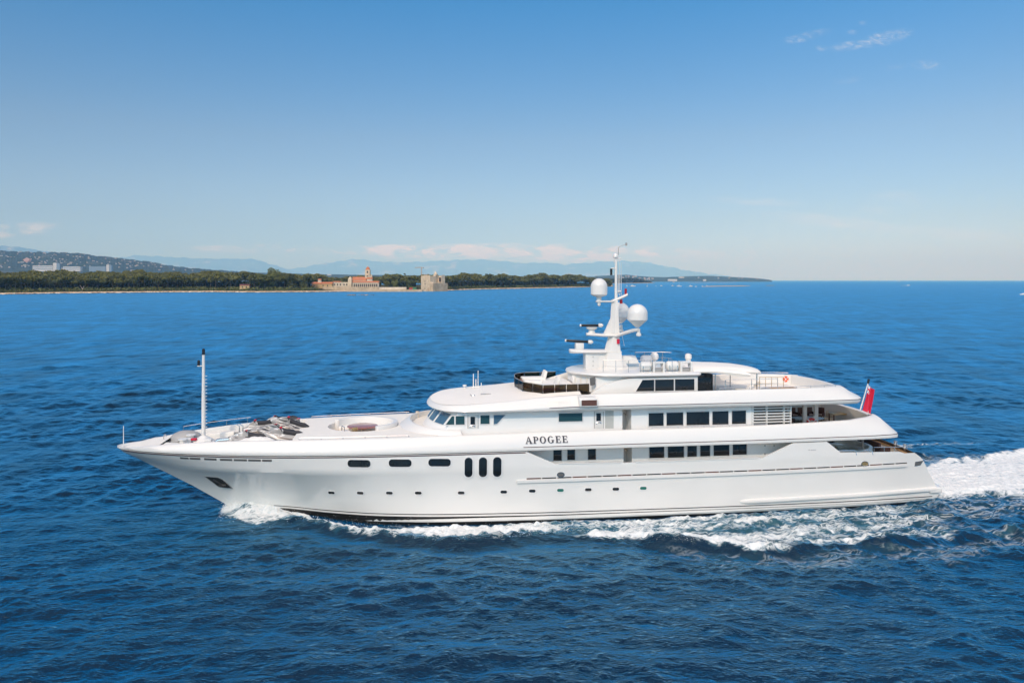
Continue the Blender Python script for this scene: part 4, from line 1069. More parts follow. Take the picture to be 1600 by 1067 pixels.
# round teak table in the seating well
tb = ship_thing('round_table', CW[0] - .05, .25, 5.44, 0, 'round reddish teak table in the white oval seating well on the foredeck', 'table')
MB().lathe((0, 0, 0), [(1.08, .6), (1.14, .62), (1.14, .66), (1.08, .68)], 40).build('tabletop', M['teaktop'], tb)
MB().lathe((0, 0, 0), [(.35, 0), (.3, .05), (.09, .1), (.09, .6)], 16).build('pedestal', M['steel'], tb)
ch = ship_thing('deck_stool', S(541, 668, 1.2)[0], 1.25, 5.44, .5, 'white deck stool with a chrome hoop beside the round teak table', 'stool')
MB().box(-.28, .28, -.28, .28, .0, .52).build('stool_base', M['white'], ch, bevel=.06)
MB().tube([(-.24, -.24, .5), (-.24, -.22, .85), (-.24, .22, .85), (-.24, .24, .5)], .035, 8).build('backrest_hoop', M['steel'], ch)
ch = ship_thing('folding_chair', S(548, 672, 1.6)[0] + .2, 1.7, 5.44, 2.2, 'small varnished folding chair at the port edge of the round teak table', 'chair')
MB().box(-.22, .22, -.22, .22, .42, .46).build('seat', M['gold'], ch, bevel=.01)
MB().box(-.24, -.2, -.22, .22, .5, .86).build('backrest', M['gold'], ch, bevel=.01)
for a, b in ((-.2, -.2), (-.2, .2), (.2, -.2), (.2, .2)): MB().tube([(a, b, 0), (a * .9, b * .9, .44)], .02, 6).build('leg', M['gold'], ch)

# sun loungers and pads behind the glass screens
def sun_pad(s, t, yaw, lab, trim):
    r = ship_thing('sun_pad', s, t, 8.97, yaw, lab, 'sun pad', 'white sun pads behind the smoked glass')
    MB().box(-.95, .95, -.62, .62, .04, .26).build('mattress', M['cushion'], r, bevel=.06)
    MB().loft([[(.72, -.6, .22), (.98, -.6, .22), (.98, .6, .22), (.72, .6, .22)], [(.95, -.6, .8), (1.1, -.6, .78), (1.1, .6, .78), (.95, .6, .8)]], True, True, True).build('backrest', M['cushion'], r, bevel=.05)
    MB().box(-1.0, 1.0, -.66, .66, 0, .05).build('base', trim, r, smooth=0)
sun_pad(31.2, 2.2, 0, 'white sun pad nearest the port glass screen, edged in reddish wood', M['teaktop'])
sun_pad(31.0, -2.2, 0, 'white sun pad at the starboard glass screen with an upright backrest', M['teaktop'])
o = MB().box(-.7, .7, -.5, .5, 0, .3).build('deck_ottoman', M['cushion'], None, bevel=.08); o.location = ship2world(30.6, 0, 8.97); o.rotation_euler = (0, 0, TH)
tag(o, 'low white ottoman between the two sun pads', 'ottoman')

# life raft canisters in cradles on the top deck
def raft(px0, px1, py, t, lab):
    a = S(px0, py, t)[0]; b = S(px1, py, t)[0]; L = b - a
    r = ship_thing('life_raft_canister', (a + b) / 2, t, 10.12, 0, lab, 'life raft', 'life rafts on the top deck')
    MB().lathe((-L / 2, 0, .42), [(.02, 0), (.24, .03), (.34, .12), (.36, .2), (.36, L - .2), (.34, L - .12), (.24, L - .03), (.02, L)], 20, axis='s').build('canister', M['white'], r, smooth=50)
    for x in (-L * .3, L * .3): MB().tube([(x, -.36, .0), (x, -.36, .45), (x, .36, .45), (x, .36, .0)], .03, 6).build('cradle_strap', M['steel'], r)
    return r
raft(999, 1018, 575, 2.6, 'white life raft canister next to the mast rail on the top deck')
raft(1040, 1060, 574, 2.6, 'white life raft canister between the two open frames on the top deck')
raft(1001, 1018, 560, -2.0, 'white ribbed life raft canister at the starboard edge of the top deck')
def cradle(px0, px1, t, lab):
    a = S(px0, 575, t)[0]; b = S(px1, 575, t)[0]; m = MB()
    r = ship_thing('gear_cradle', (a + b) / 2, t, 10.1, 0, lab, 'gear cradle', 'white open frames on the top deck'); L = b - a
    for x in (-L / 2, L / 2 - .16): MB().box(x, x + .16, -.3, .34, 0, .78).build('upright', M['white'], r, bevel=.03)
    MB().box(-L / 2 + .16, L / 2 - .16, -.3, .34, .66, .78).build('top_bar', M['white'], r, bevel=.02)
    MB().box(-L / 2 + .2, L / 2 - .2, -.28, .2, .02, .3).build('stowed_gear', M['grey'], r, bevel=.06)
    MB().tube([(-L / 2 + .16, .3, .36), (L / 2 - .16, .3, .36)], .025, 6).build('cross_bar', M['steel'], r)
cradle(1018.5, 1037, 2.7, 'white open frame of stowed gear nearest the mast on the top deck')
cradle(1061, 1080, 2.7, 'white open frame of stowed gear at the aft end of the top deck')
a = S(984, 566, -1.0)[0]
o = MB().loft([[(s, t, z) for s, t, z in ((-.85, -.45, 0), (.75, -.45, 0), (.75, .45, 0), (-.85, .45, 0))], [(-.8, -.4, .62), (.45, -.4, .62), (.45, .4, .62), (-.8, .4, .62)]], True, True, True).build('deck_chest', M['cushion'], None, bevel=.07)
o.location = ship2world(a, -1.2, 10.35); o.rotation_euler = (0, 0, TH); tag(o, 'cream covered deck chest just aft of the radar mast', 'deck chest')
a = S(1022.5, 566, -2.2)[0]
o = MB().lathe((0, 0, 0), [(.14, 0), (.14, .3), (.32, .42), (.36, .62), (.32, .82), (.18, .98), (.02, 1.02)], 24).build('small_dome', M['white'], None); o.location = ship2world(a, -2.2, 10.12); tag(o, 'small white antenna dome beside the starboard life raft', 'antenna dome')
a = S(1074, 566, -1.0)[0]
o = MB().lathe((0, 0, 0), [(.2, 0), (.2, .5), (.28, .6), (.26, .9), (.1, 1.0)], 18).build('searchlight', M['white'], None); o.location = ship2world(a, -.8, 10.12); tag(o, 'white searchlight at the aft end of the top deck before the hardtop', 'searchlight')

# aft sun deck furniture
def lounger(s, t, yaw, lab):
    r = ship_thing('sun_lounger', s, t, 8.07, yaw, lab, 'sun lounger', 'white loungers on the aft sun deck')
    MB().box(-1.0, 1.0, -.38, .38, .32, .46).build('mattress', M['cushion'], r, bevel=.05)
    MB().loft([[(.55, -.36, .44), (.7, -.36, .42), (.7, .36, .42), (.55, .36, .44)], [(1.0, -.36, .95), (1.12, -.36, .9), (1.12, .36, .9), (1.0, .36, .95)]], True, True, True).build('backrest', M['cushion'], r, bevel=.04)
    MB().box(-1.02, 1.02, -.4, .4, .24, .32).build('frame', M['white'], r, smooth=0)
    for x in (-.85, .85):
        for y in (-.32, .32): MB().box(x - .04, x + .04, y - .04, y + .04, 0, .24).build('leg', M['white'], r, smooth=0)
lounger(46.2, 3.1, 0, 'white lounger in the shade beside the black screens under the hardtop')
lounger(47.6, 1.6, 0, 'white lounger in the middle of the deck beneath the hardtop edge')
t2 = ship_thing('side_table', 48.3, 3.4, 8.07, 0, 'dark grey low table by the hardtop rail on the sun deck', 'table')
MB().lathe((0, 0, 0), [(.4, .62), (.42, .64), (.42, .68), (.38, .7)], 24).build('tabletop', M['grey'], t2); MB().lathe((0, 0, 0), [(.25, 0), (.06, .05), (.06, .62)], 12).build('pedestal', M['steel'], t2)
def ring_buoy(s, t, z, face, lab, mt, r=.34):
    o = ship_thing('lifebuoy', s, t, z, 0, lab, 'lifebuoy')
    pts = [(r * math.cos(a), 0, r * math.sin(a)) for a in [2*math.pi*k/24 for k in range(24)]]
    if face == 'flat': pts = [(x, z2, 0) for x, _, z2 in pts]
    MB().tube(pts, .095, 10, loop=True).build('buoy_ring', mt, o)
    for k in range(4):
        a = math.pi / 4 + k * math.pi / 2; q = [(r * math.cos(a + d), 0, r * math.sin(a + d)) for d in (-.12, 0, .12)]
        if face == 'flat': q = [(x, z2, 0) for x, _, z2 in q]
        MB().tube(q, .102, 10).build('tape_band', M['fwhite'], o)
a = S(1228.5, 601, -2.2); ring_buoy(a[0], -2.3, 8.66, 'up', 'orange lifebuoy standing at the starboard side of the sun deck by the stair rail', M['orange'], .17)
a = S(1268, 660.5, 2.6); ring_buoy(a[0], 2.6, 5.80, 'up', 'red lifebuoy hung at the foot of the white twin pillar', mat('red_buoy', (.65, .03, .02), .5), .36)

# dining set on the aft bridge deck
def dining_chair():
    r = empty('dining_chair', label='x', cat='chair', group='dark wicker dining chairs')
    MB().box(-.28, .28, -.27, .27, .36, .44).build('seat', M['wicker'], r, bevel=.03)
    MB().box(-.24, .24, -.23, .23, .44, .53).build('seat_cushion', M['pink'], r, bevel=.04)
    MB().box(-.3, -.22, -.28, .28, .4, 1.05).build('backrest', M['wicker'], r, bevel=.03)
    for sg in (1, -1): MB().box(-.26, .24, sg * .29 - .03, sg * .29 + .03, .40, .68).build('armrest', M['wicker'], r, bevel=.02)
    for a, b in ((-.24, -.24), (-.24, .24), (.24, -.24), (.24, .24)): MB().box(a - .03, a + .03, b - .03, b + .03, 0, .38).build('leg', M['wicker'], r, smooth=0)
    return r
dc = dining_chair()
spots = [(52.35, -1.2, 90, 'dark wicker chair with a pink cushion nearest the louvred screen, far side of the table'),
         (53.1, -1.25, 90, 'second dark wicker chair from the louvred screen along the far side of the table'),
         (53.85, -1.25, 90, 'dark wicker chair seen just forward of the white twin pillar'),
         (54.6, -1.25, 90, 'dark wicker chair seen through the U of the white twin pillar'),
         (55.35, -1.1, 140, 'dark wicker chair with a tall back just aft of the white twin pillar'),
         (51.6, .9, 0, 'dark wicker chair at the forward end of the oval table, close to the louvred screen')]
ds0 = 52.4
for i, (s, t, yw, lab) in enumerate(spots):
    o = dc if i == 0 else copy_tree(dc); o.location = ship2world(s, t, 5.3); o.rotation_euler = (0, 0, TH - R(yw)); o['label'] = lab
MB().plan([(50.6, 2.0), (56.0, 2.0), (56.0, -2.2), (50.6, -2.2)], 5.2, 5.3).build('dining_platform', M['teak'], yacht, smooth=0)
o_t = ship_thing('dining_table', 53.15, .75, 5.3, 0, 'white oval dining table on the aft bridge deck behind the twin pillar', 'table')
MB().lathe((0, 0, 0), [(.7, .52), (.8, .54), (.82, .58), (.76, .6)], 40, sx=1.75, sy=1.0).build('tabletop', M['white'], o_t)
MB().lathe((0, 0, 0), [(.4, 0), (.3, .06), (.2, .12), (.2, .52)], 16, sx=1.6).build('pedestal', M['white'], o_t)
arm_c = ship_thing('armchair', 57.3, -2.3, 5.2, R(200), 'grey cushioned armchair against the far bulwark of the aft bridge deck', 'armchair')
MB().box(-.4, .4, -.4, .4, .12, .42).build('seat', M['beige'], arm_c, bevel=.06); MB().box(-.42, -.24, -.42, .42, .3, .95).build('backrest', M['beige'], arm_c, bevel=.06)
for sg in (1, -1): MB().box(-.36, .36, sg * .44 - .08, sg * .44 + .08, .1, .62).build('armrest', M['beige'], arm_c, bevel=.05)
cf = ship_thing('coffee_table', 56.7, -.6, 5.2, 0, 'low varnished coffee table in front of the grey armchair', 'table')
MB().box(-.7, .7, -.45, .45, .68, .76).build('tabletop', M['gold'], cf, bevel=.02)
for a in (-.6, .6):
    for b in (-.35, .35): MB().box(a - .04, a + .04, b - .04, b + .04, 0, .68).build('leg', M['wicker'], cf, smooth=0)

# aft main deck: round white sofa, dark wicker sofa, round table
sf = ship_thing('curved_sofa', 56.0, 1.0, 2.9, 0, 'white round-backed sofa on the aft main deck under the overhang', 'sofa')
rings = []; rings2 = []
for k in range(33):
    a = R(-75 + 200 * k / 32); c, s_ = math.cos(a), math.sin(a)
    rings.append([(2.0*c, 1.9*s_, 0), (2.35*c, 2.25*s_, 0), (2.35*c, 2.25*s_, .8), (2.1*c, 2.0*s_, .82)])
    rings2.append([(1.3*c, 1.25*s_, 0), (2.05*c, 1.95*s_, 0), (2.05*c, 1.95*s_, .48), (1.3*c, 1.25*s_, .48)])
MB().loft(rings, True, True, True).build('backrest', M['white'], sf, smooth=40, bevel=.05); MB().loft(rings2, True, True, True).build('seat', M['cushion'], sf, smooth=40, bevel=.05)
rt = ship_thing('oval_table', 55.3, .6, 2.9, 0, 'white oval table with a dark post inside the curve of the white sofa', 'table')
MB().lathe((0, 0, 0), [(.6, .68), (.7, .70), (.7, .73), (.64, .75)], 32, sx=1.5).build('tabletop', M['white'], rt); MB().lathe((0, 0, 0), [(.3, 0), (.08, .05), (.08, .68)], 12).build('pedestal', M['black'], rt)
def wsofa(s, t, yaw, L, lab):
    r = ship_thing('wicker_sofa', s, t, 2.9, yaw, lab, 'sofa', 'dark wicker sofas')
    MB().box(-L/2, L/2, -.42, .42, .1, .42).build('seat', M['wicker'], r, bevel=.04); MB().box(-L/2, L/2, -.5, -.3, .1, .98).build('backrest', M['wicker'], r, bevel=.05)
    MB().box(-L/2 + .1, L/2 - .1, -.28, .4, .42, .55).build('seat_cushion', M['pink'], r, bevel=.05)
    for sg in (1, -1): MB().box(sg * L/2 - .1, sg * L/2 + .1, -.45, .45, .1, .66).build('armrest', M['wicker'], r, bevel=.04)
wsofa(55.6, -2.2, R(180), 2.8, 'dark wicker sofa behind the white round sofa, on its far side')
wsofa(59.3, .3, R(90), 3.0, 'dark wicker sofa standing across the deck aft of the white round sofa')

# red ensign on its raked staff
fl = ship_thing('ensign', 57.7, 0, 5.9, 0, 'red ensign with its small flag corner, hanging from a white raked staff over the stern', 'flag')
b0 = S(1341, 651, 0); b1 = S(1356.3, 599, 0); b2 = S(1357.6, 592, 0)
lx = lambda s, z: (s - 57.7, 0, z - 5.9)
MB().tube([lx(*b0), lx(*b1)], [.06, .045], 10).build('flagstaff', M['white'], fl)
MB().tube([lx(*b1), lx(*b2)], .1, 12).build('staff_cap', M['black'], fl)
def cloth():
    m = MB(); nu, nv = 60, 44; P = []
    z_top = S(1356, 602, 0)[1] - 5.9; L = 2.45
    for j in range(nv + 1):          # down the hoist
        v = j / nv; z = z_top - L * v * .98
        hs = np.interp(z + 5.9, [b0[1], b1[1]], [b0[0], b1[0]]) - 57.7
        for i in range(nu + 1):      # along the fly, gathered into folds
            u = i / nu
            x = hs + .08 + u * (.45 + .45 * v) + .03 * math.sin(9 * u + 3 * v)
            top = np.interp(z_top + 5.9, [b0[1], b1[1]], [b0[0], b1[0]]) - 57.7
            x = (1 - .25 * v) * x + .25 * v * (top + .02 + u * .6)
            y = .16 * math.sin(u * 15 + 1.2 * v) * (.25 + .75 * u) + .05 * math.sin(5 * v + 7 * u)
            P.append((x, y, z - .35 * u * (1 - .4 * v)))
    m.v = P
    for j in range(nv):
        for i in range(nu):
            u, v = (i + .5) / nu, (j + .5) / nv; c = 0
            if u < .45 and v < .25:
                a, b = u / .45, v / .25; c = 1
                if abs(a - b) < .10 or abs(a - 1 + b) < .10: c = 2
                if abs(a - .5) < .16 or abs(b - .5) < .20: c = 2
                if abs(a - .5) < .09 or abs(b - .5) < .11: c = 0
            elif (u - .62) ** 2 + ((v - .86) * 1.6) ** 2 < .012: c = 2
            m.f.append([j*(nu+1)+i, j*(nu+1)+i+1, (j+1)*(nu+1)+i+1, (j+1)*(nu+1)+i]); m.mi.append(c)
    return m.build('flag_cloth', [M['red'], M['blue'], M['fwhite']], fl, smooth=60, fixn=False)
cloth()
# gear on the stern: small buoy lamp and side boarding frame
o = MB().tube([(0, 0, 0), (0, 0, .55), (.5, 0, .6), (.5, 0, 0)], .05, 8).build('boarding_rail', M['gold'], yacht); o.location = (58.7, 2.2, 3.42)
# ================================================================== THE SEA
def build_sea():
    dr_k = .42 / (H * 749.0)
    rs = [20.0]
    while rs[-1] < 60000:
        r = rs[-1]; rs.append(r + max(.09, dr_k * r * r))
    rs[-1] = 60000.0
    # split angular resolution: fine fan in front, coarse elsewhere
    na = 1180; A = R(41)
    th = np.linspace(-A, A, na + 1)
    rs = np.array(rs); nr = len(rs)
    RR, TT = np.meshgrid(rs, th, indexing='ij')
    X = (RR * np.sin(TT)); Y = (RR * np.cos(TT))
    # keep the row distance constant in depth (flat rows), as the view does
    DR = np.gradient(rs)[:, None] * np.ones_like(X)
    rng = np.random.RandomState(11)
    Z = np.zeros_like(X); DX = np.zeros_like(X); DY = np.zeros_like(X); lost = np.zeros(nr)
    nw = 110
    lam = np.exp(np.linspace(math.log(.34), math.log(15.0), nw)) * rng.uniform(.93, 1.07, nw)
    main = R(-78)                                       # waves run towards the camera and slightly right
    for i, L in enumerate(lam):
        spread = R(46) if L < 6 else R(26)
        ang = main + rng.normal() * spread
        kx, ky = math.cos(ang), math.sin(ang); k = 2 * math.pi / L
        slope = .035 * (1.0 if L < 2.5 else (2.5 / L) ** .8)
        a = slope / k * 1.0
        att = np.clip((L / DR[:, 0] - 1.6) / 2.2, 0, 1); att = att * att * (3 - 2 * att)
        lost += (1 - att ** 2) * slope ** 2 / 2
        jmax = int(np.searchsorted(-att, -1e-4)) if att[-1] <= 0 else nr
        jmax = max(1, min(nr, jmax))
        ph = k * (kx * X[:jmax] + ky * Y[:jmax]) + rng.uniform(0, 6.283)
        s, c = np.sin(ph), np.cos(ph); aa = (a * att[:jmax])[:, None]
        Z[:jmax] += aa * c; q = .75
        DX[:jmax] -= q * kx * aa * s; DY[:jmax] -= q * ky * aa * s
    # gusts: patches of rougher and calmer water
    gust = np.zeros_like(X[:, :])
    for L in (23, 37, 61, 110, 190):
        for _ in range(2):
            an = rng.uniform(0, 3.14); k = 2 * math.pi / L
            gust += np.sin(k * (math.cos(an) * X + 1.7 * math.sin(an) * Y) + rng.uniform(0, 6.28))
    gm = np.clip(1 + .13 * gust, .5, 1.5)
    gm[nr - 1:] = 1
    Z *= gm; DX *= gm; DY *= gm
    # --- the ship's own wave system, in ship coordinates
    dx, dy = X - OX, Y - OY
    s = dx * UX + dy * UY; t = dx * NX + dy * NY
    tabW = np.array(B_W)
    hbw = np.interp(s, tabW[:, 0], tabW[:, 1], left=0, right=4.3)
    near = (RR < 400)
    d = np.abs(t) - hbw
    def sm(x, a, b):
        q = np.clip((x - a) / (b - a), 0, 1); return q * q * (3 - 2 * q)
    at = np.abs(t)
    o1 = np.interp(s, [7.4, 9, 10.5, 12, 12.9, 14.9, 17.6, 20.2, 22.7, 24.3, 29.1, 32.7, 36], [.2, 2.0, 4.3, 3.9, 3.5, 4.8, 6.7, 7.9, 8.8, 9.2, 8.8, 8.3, 7.0])
    i1 = np.interp(s, [7, 12.5, 14, 17, 20, 23, 27, 40], [-1, -1, 2.9, 4.9, 5.2, 4.9, 5.0, 5.0])
    o2 = np.interp(s, [30, 32.6, 36, 39, 42, 45, 47, 50, 54, 58, 64, 75, 100], [8.9, 9.6, 10.2, 11.5, 12.7, 13.2, 12.8, 12.6, 13.4, 12.6, 11.9, 14, 20])
    foam = np.zeros_like(X)
    # wobble of the foam edges
    wob = np.zeros_like(X)
    for L in (9.0, 5.3, 3.4, 2.3, 1.5, 1.0, .7):
        for _ in range(2):
            an = rng.uniform(-.9, .9); k = 2 * math.pi / L
            wob += .055 * L ** .55 * np.sin(k * (math.cos(an) * s + math.sin(an) * t) + rng.uniform(0, 6.28) + .8 * np.sin(s * .9))
    # bow splash and first band
    band = sm(at, i1 - .5, i1 + .3) * (1 - sm(at, o1 - 1.5 + wob, o1 + .5 + wob))
    band *= sm(s, 7.0, 7.8) * (1 - sm(s, 30, 35.5))
    foam = np.maximum(foam, band * np.interp(s, [7, 13, 16, 27, 33], [1.0, 1.0, .97, .95, .75]))
    foam = np.maximum(foam, .82 * sm(s, 6.9, 7.6) * (1 - sm(s, 12.4, 14.0)) * (1 - sm(d, np.interp(s, [7, 8.5, 10.5, 13], [.5, 1.5, 2.6, 1.0]), np.interp(s, [7, 8.5, 10.5, 13], [1.1, 2.6, 3.6, 2.0]))) * sm(d, -1.2, -.6))
    # thin white line along the waterline
    foam = np.maximum(foam, .55 * np.exp(-np.abs(d - .25) / .25) * sm(s, 15, 19) * (1 - sm(s, 61, 63)))
    # streaky churned water alongside, and the breaking crest of the second wave
    reg = sm(s, 29, 34) * (1 - sm(s, 56, 66)) * (1 - sm(at, o2 - 1.2 + wob, o2 + .5 + wob)) * sm(d, -.3, .2)
    foam = np.maximum(foam, reg * (np.interp(s, [30, 36, 48, 60], [.75, .73, .66, .54]) + .10 * np.sin(t * 2.2 + .35 * s)))
    cr = np.exp(-((at - (o2 - .75 + .6 * wob)) / .62) ** 2)
    foam = np.maximum(foam, cr * sm(s, 32.3, 33.2) * (1 - sm(s, 43.5, 47.5)) * .98)
    cr2 = np.exp(-((at - (11.4 + (s - 45) * .12 + .6 * wob)) / .7) ** 2)
    foam = np.maximum(foam, cr2 * sm(s, 44, 46.5) * (1 - sm(s, 52.5, 56)) * .8)
    cr3 = np.exp(-((at - (7.6 + (s - 33) * .05 + .8 * wob)) / .8) ** 2)
    foam = np.maximum(foam, cr3 * sm(s, 35, 38) * (1 - sm(s, 50, 57)) * .68)
    foam = np.maximum(foam, .60 * np.exp(-((at - 11.9 - (s - 62) * .1 + wob) / .8) ** 2) * sm(s, 58, 61) * (1 - sm(s, 74, 90)))
    foam = np.maximum(foam, .44 * sm(s, 56, 62) * (1 - sm(at, 8.6 + wob, 10.5 + wob)) * (1 - sm(s, 80, 130)))
    trail = .40 * sm(s, 30, 40) * (1 - sm(s, 62, 75)) * (1 - sm(at, o2 + 2.0 + 2 * wob, o2 + 5.5 + 2 * wob)) * sm(at, o2 - .5, o2 + .6)
    foam = np.maximum(foam, trail)
    # propeller wash
    wk_s = np.interp(s, [61, 67, 71, 76, 82, 100, 160], [4.3, 4.9, 6.1, 7.6, 8.9, 11, 17]); wk_p = np.interp(s, [61, 63, 68, 82, 100, 160], [4.4, 5.0, 6.0, 7.2, 8.5, 14])
    wid = np.where(t > 0, wk_p, wk_s)
    wake = sm(s, 61.4, 62.6) * (1 - sm(at, wid - 1.9 + wob, wid + .7 + wob)) * (1 - sm(s, 170, 320))
    stre = np.zeros_like(X)
    for L in (7.0, 4.1, 2.6, 1.7):
        for _ in range(2):
            an = 1.57 + rng.uniform(-.22, .22); k = 2 * math.pi / L
            stre += .06 * np.sin(k * (math.cos(an) * s + math.sin(an) * t) + rng.uniform(0, 6.28) + .7 * np.sin(s * .31))
    foam = np.maximum(foam, wake * (np.interp(s, [62, 66, 75, 90, 140], [1.15, 1.06, .98, .86, .65]) + stre))
    # heights
    hz = .75 * np.exp(-((s - 10.2) / 2.3) ** 2) * np.exp(-np.clip(d, 0, 9) / 1.5) + .42 * np.exp(-((s - 9.0) / 1.2) ** 2) * np.exp(-np.clip(d, 0, 9) / .8)
    hz += .30 * np.exp(-((at - o1 + .5) / .75) ** 2) * sm(s, 10, 13) * (1 - sm(s, 26, 34))
    hz -= .22 * np.exp(-((at - o1 - 1.1) / 1.0) ** 2) * sm(s, 13, 17) * (1 - sm(s, 26, 34))
    hz += .32 * np.exp(-((at - o2 + .6) / .9) ** 2) * sm(s, 32, 34) * (1 - sm(s, 52, 66))
    hz -= .26 * np.exp(-((at - o2 - 1.2) / 1.4) ** 2) * sm(s, 33, 37) * (1 - sm(s, 56, 72))
    hz += .42 * np.exp(-((at - 15.6 - (s - 58) * .25) / 1.5) ** 2) * sm(s, 50, 58) * (1 - sm(s, 70, 90))
    hz -= .35 * np.exp(-((at - 13.6 - (s - 58) * .25) / 1.2) ** 2) * sm(s, 52, 60) * (1 - sm(s, 70, 90))
    hz -= .26 * np.exp(-(np.clip(d, 0, 9) / 1.5) ** 2) * sm(s, 14, 19) * (1 - sm(s, 54, 61))
    hz += wake * np.interp(s, [61, 63, 68, 80, 120, 200], [.1, .3, .55, .45, .2, 0]) * (1 - .45 * (at / (wid + .1)) ** 2)
    hz += .45 * sm(s, 66, 72) * (1 - sm(s, 95, 140)) * np.exp(-((t + wk_s - .8) / .9) ** 2)
    # froth: small lumps where the foam is thick
    fr = np.zeros_like(X); 
    sub = near
    xs, ys = X[sub], Y[sub]; acc = np.zeros_like(xs)
    for _ in range(36):
        L = rng.uniform(.25, 1.1); an = rng.uniform(0, 6.28); k = 2 * math.pi / L
        acc += np.cos(k * (math.cos(an) * xs + math.sin(an) * ys) + rng.uniform(0, 6.28)) * L * .022
    fr[sub] = acc
    hz += np.clip(foam, 0, 1) * fr * (1 - .55 * wake) * np.interp(s, [8, 12, 16], [.55, .7, 1.0])
    hz = np.where(near, hz, 0)
    damp = np.where(near, 1 - .55 * np.clip(wake, 0, 1), 1)
    Z = Z * damp + hz
    # no waves inside the hull
    inside = (s > 6) & (s < 62.5) & (d < -.35)
    Z = np.where(inside, np.minimum(Z, 0.0) - .1, Z)
    X2 = X + DX * damp; Y2 = Y + DY * damp
    rough = np.clip(np.sqrt(.055 ** 2 + np.sqrt(2 * lost) * .62), .05, .5)[:, None] * np.ones_like(X)
    n_front = X.size
    co = np.stack([X2, Y2, Z], -1).reshape(-1, 3)
    nc = na + 1
    i0 = (np.arange(nr - 1)[:, None] * nc + np.arange(na)[None, :]).ravel()
    faces = np.stack([i0, i0 + 1, i0 + nc + 1, i0 + nc], -1)
    # coarse remainder of the circle and the patch under the camera
    th2 = np.linspace(A, 2 * math.pi - A, 73); r2 = np.array([0.01, 20, 60, 150, 400, 1200, 4000, 15000, 60000.0])
    R2, T2 = np.meshgrid(r2, th2, indexing='ij'); co2 = np.stack([R2 * np.sin(T2), R2 * np.cos(T2), np.zeros_like(R2)], -1).reshape(-1, 3)
    j0 = (np.arange(len(r2) - 1)[:, None] * 73 + np.arange(72)[None, :]).ravel() + n_front
    faces2 = np.stack([j0, j0 + 1, j0 + 74, j0 + 73], -1)
    th3 = np.linspace(-A, A, 41); R3, T3 = np.meshgrid(np.array([.01, 10, 20.0]), th3, indexing='ij')
    co3 = np.stack([R3 * np.sin(T3), R3 * np.cos(T3), np.zeros_like(R3) - .05], -1).reshape(-1, 3); o3 = n_front + len(co2)
    k0 = (np.arange(2)[:, None] * 41 + np.arange(40)[None, :]).ravel() + o3
    faces3 = np.stack([k0, k0 + 1, k0 + 42, k0 + 41], -1)
    co = np.concatenate([co, co2, co3]); faces = np.concatenate([faces, faces2, faces3])

    me = bpy.data.meshes.new('sea'); nv = len(co); nf = len(faces)
    me.vertices.add(nv); me.vertices.foreach_set('co', co.astype(np.float32).ravel())
    me.loops.add(nf * 4); me.loops.foreach_set('vertex_index', faces.astype(np.int32).ravel())
    me.polygons.add(nf); me.polygons.foreach_set('loop_start', np.arange(0, nf * 4, 4, dtype=np.int32))
    me.polygons.foreach_set('use_smooth', np.ones(nf, dtype=bool))
    me.update(calc_edges=True)
    def attr(name, arr, fill):
        a = me.attributes.new(name, 'FLOAT', 'POINT'); full = np.full(nv, fill, np.float32); full[:n_front] = arr.ravel(); a.data.foreach_set('value', full)
    attr('foam', np.where(near, foam, 0), 0.0); attr('rough', rough, .4)
    a = me.attributes.new('ship_co', 'FLOAT_VECTOR', 'POINT'); full = np.zeros((nv, 3), np.float32); full[:n_front, 0] = s.ravel(); full[:n_front, 1] = t.ravel(); a.data.foreach_set('vector', full.ravel())
    o = bpy.data.objects.new('sea', me); COL.objects.link(o); tag(o, kind='structure')
    # material
    m = bpy.data.materials.new('sea_water'); m.use_nodes = True; w = NT(m.node_tree); b = w.n['Principled BSDF']; out = w.n['Material Output']
    at_ = lambda nm: w.new('ShaderNodeAttribute', attribute_name=nm)
    fo_ = at_('foam').outputs['Fac']; ro_ = at_('rough').outputs['Fac']; sc = at_('ship_co').outputs['Vector']
    tc = w.new('ShaderNodeTexCoord'); pos = tc.outputs['Object']
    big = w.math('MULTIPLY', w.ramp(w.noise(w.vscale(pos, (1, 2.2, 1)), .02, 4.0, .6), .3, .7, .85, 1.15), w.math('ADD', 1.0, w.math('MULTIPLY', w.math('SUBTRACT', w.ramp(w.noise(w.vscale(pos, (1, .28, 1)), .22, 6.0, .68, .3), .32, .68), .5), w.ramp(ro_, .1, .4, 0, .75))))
    aer = w.ramp(fo_, .18, 1.0, 0, .5)
    # ripples too small for the mesh
    n1 = w.noise(w.vscale(pos, (1, 1.5, 1)), 2.6, 5.0, .62); n2 = w.noise(w.vscale(pos, (1, 1.8, 1)), .30, 5.0, .6)
    bp = w.new('ShaderNodeBump'); bp.inputs['Strength'].default_value = .8; bp.inputs['Distance'].default_value = .11; w.l.new(n1, bp.inputs['Height'])
    bp2 = w.new('ShaderNodeBump'); bp2.inputs['Strength'].default_value = .5; bp2.inputs['Distance'].default_value = .6; w.l.new(n2, bp2.inputs['Height']); w.l.new(bp.outputs[0], bp2.inputs['Normal'])
    nrm = bp2.outputs[0]; w.n.remove(b)
    # upwelling light painted into the body colour, stronger where seen at a slant
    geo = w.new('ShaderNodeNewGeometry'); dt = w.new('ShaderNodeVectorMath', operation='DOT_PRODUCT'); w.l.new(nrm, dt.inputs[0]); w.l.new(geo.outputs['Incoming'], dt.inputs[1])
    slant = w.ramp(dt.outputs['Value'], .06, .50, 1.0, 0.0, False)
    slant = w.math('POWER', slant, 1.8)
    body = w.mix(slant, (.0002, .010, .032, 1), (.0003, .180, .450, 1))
    bs = w.new('ShaderNodeVectorMath', operation='SCALE'); w.l.new(body, bs.inputs[0]); w.l.new(big, bs.inputs['Scale'])
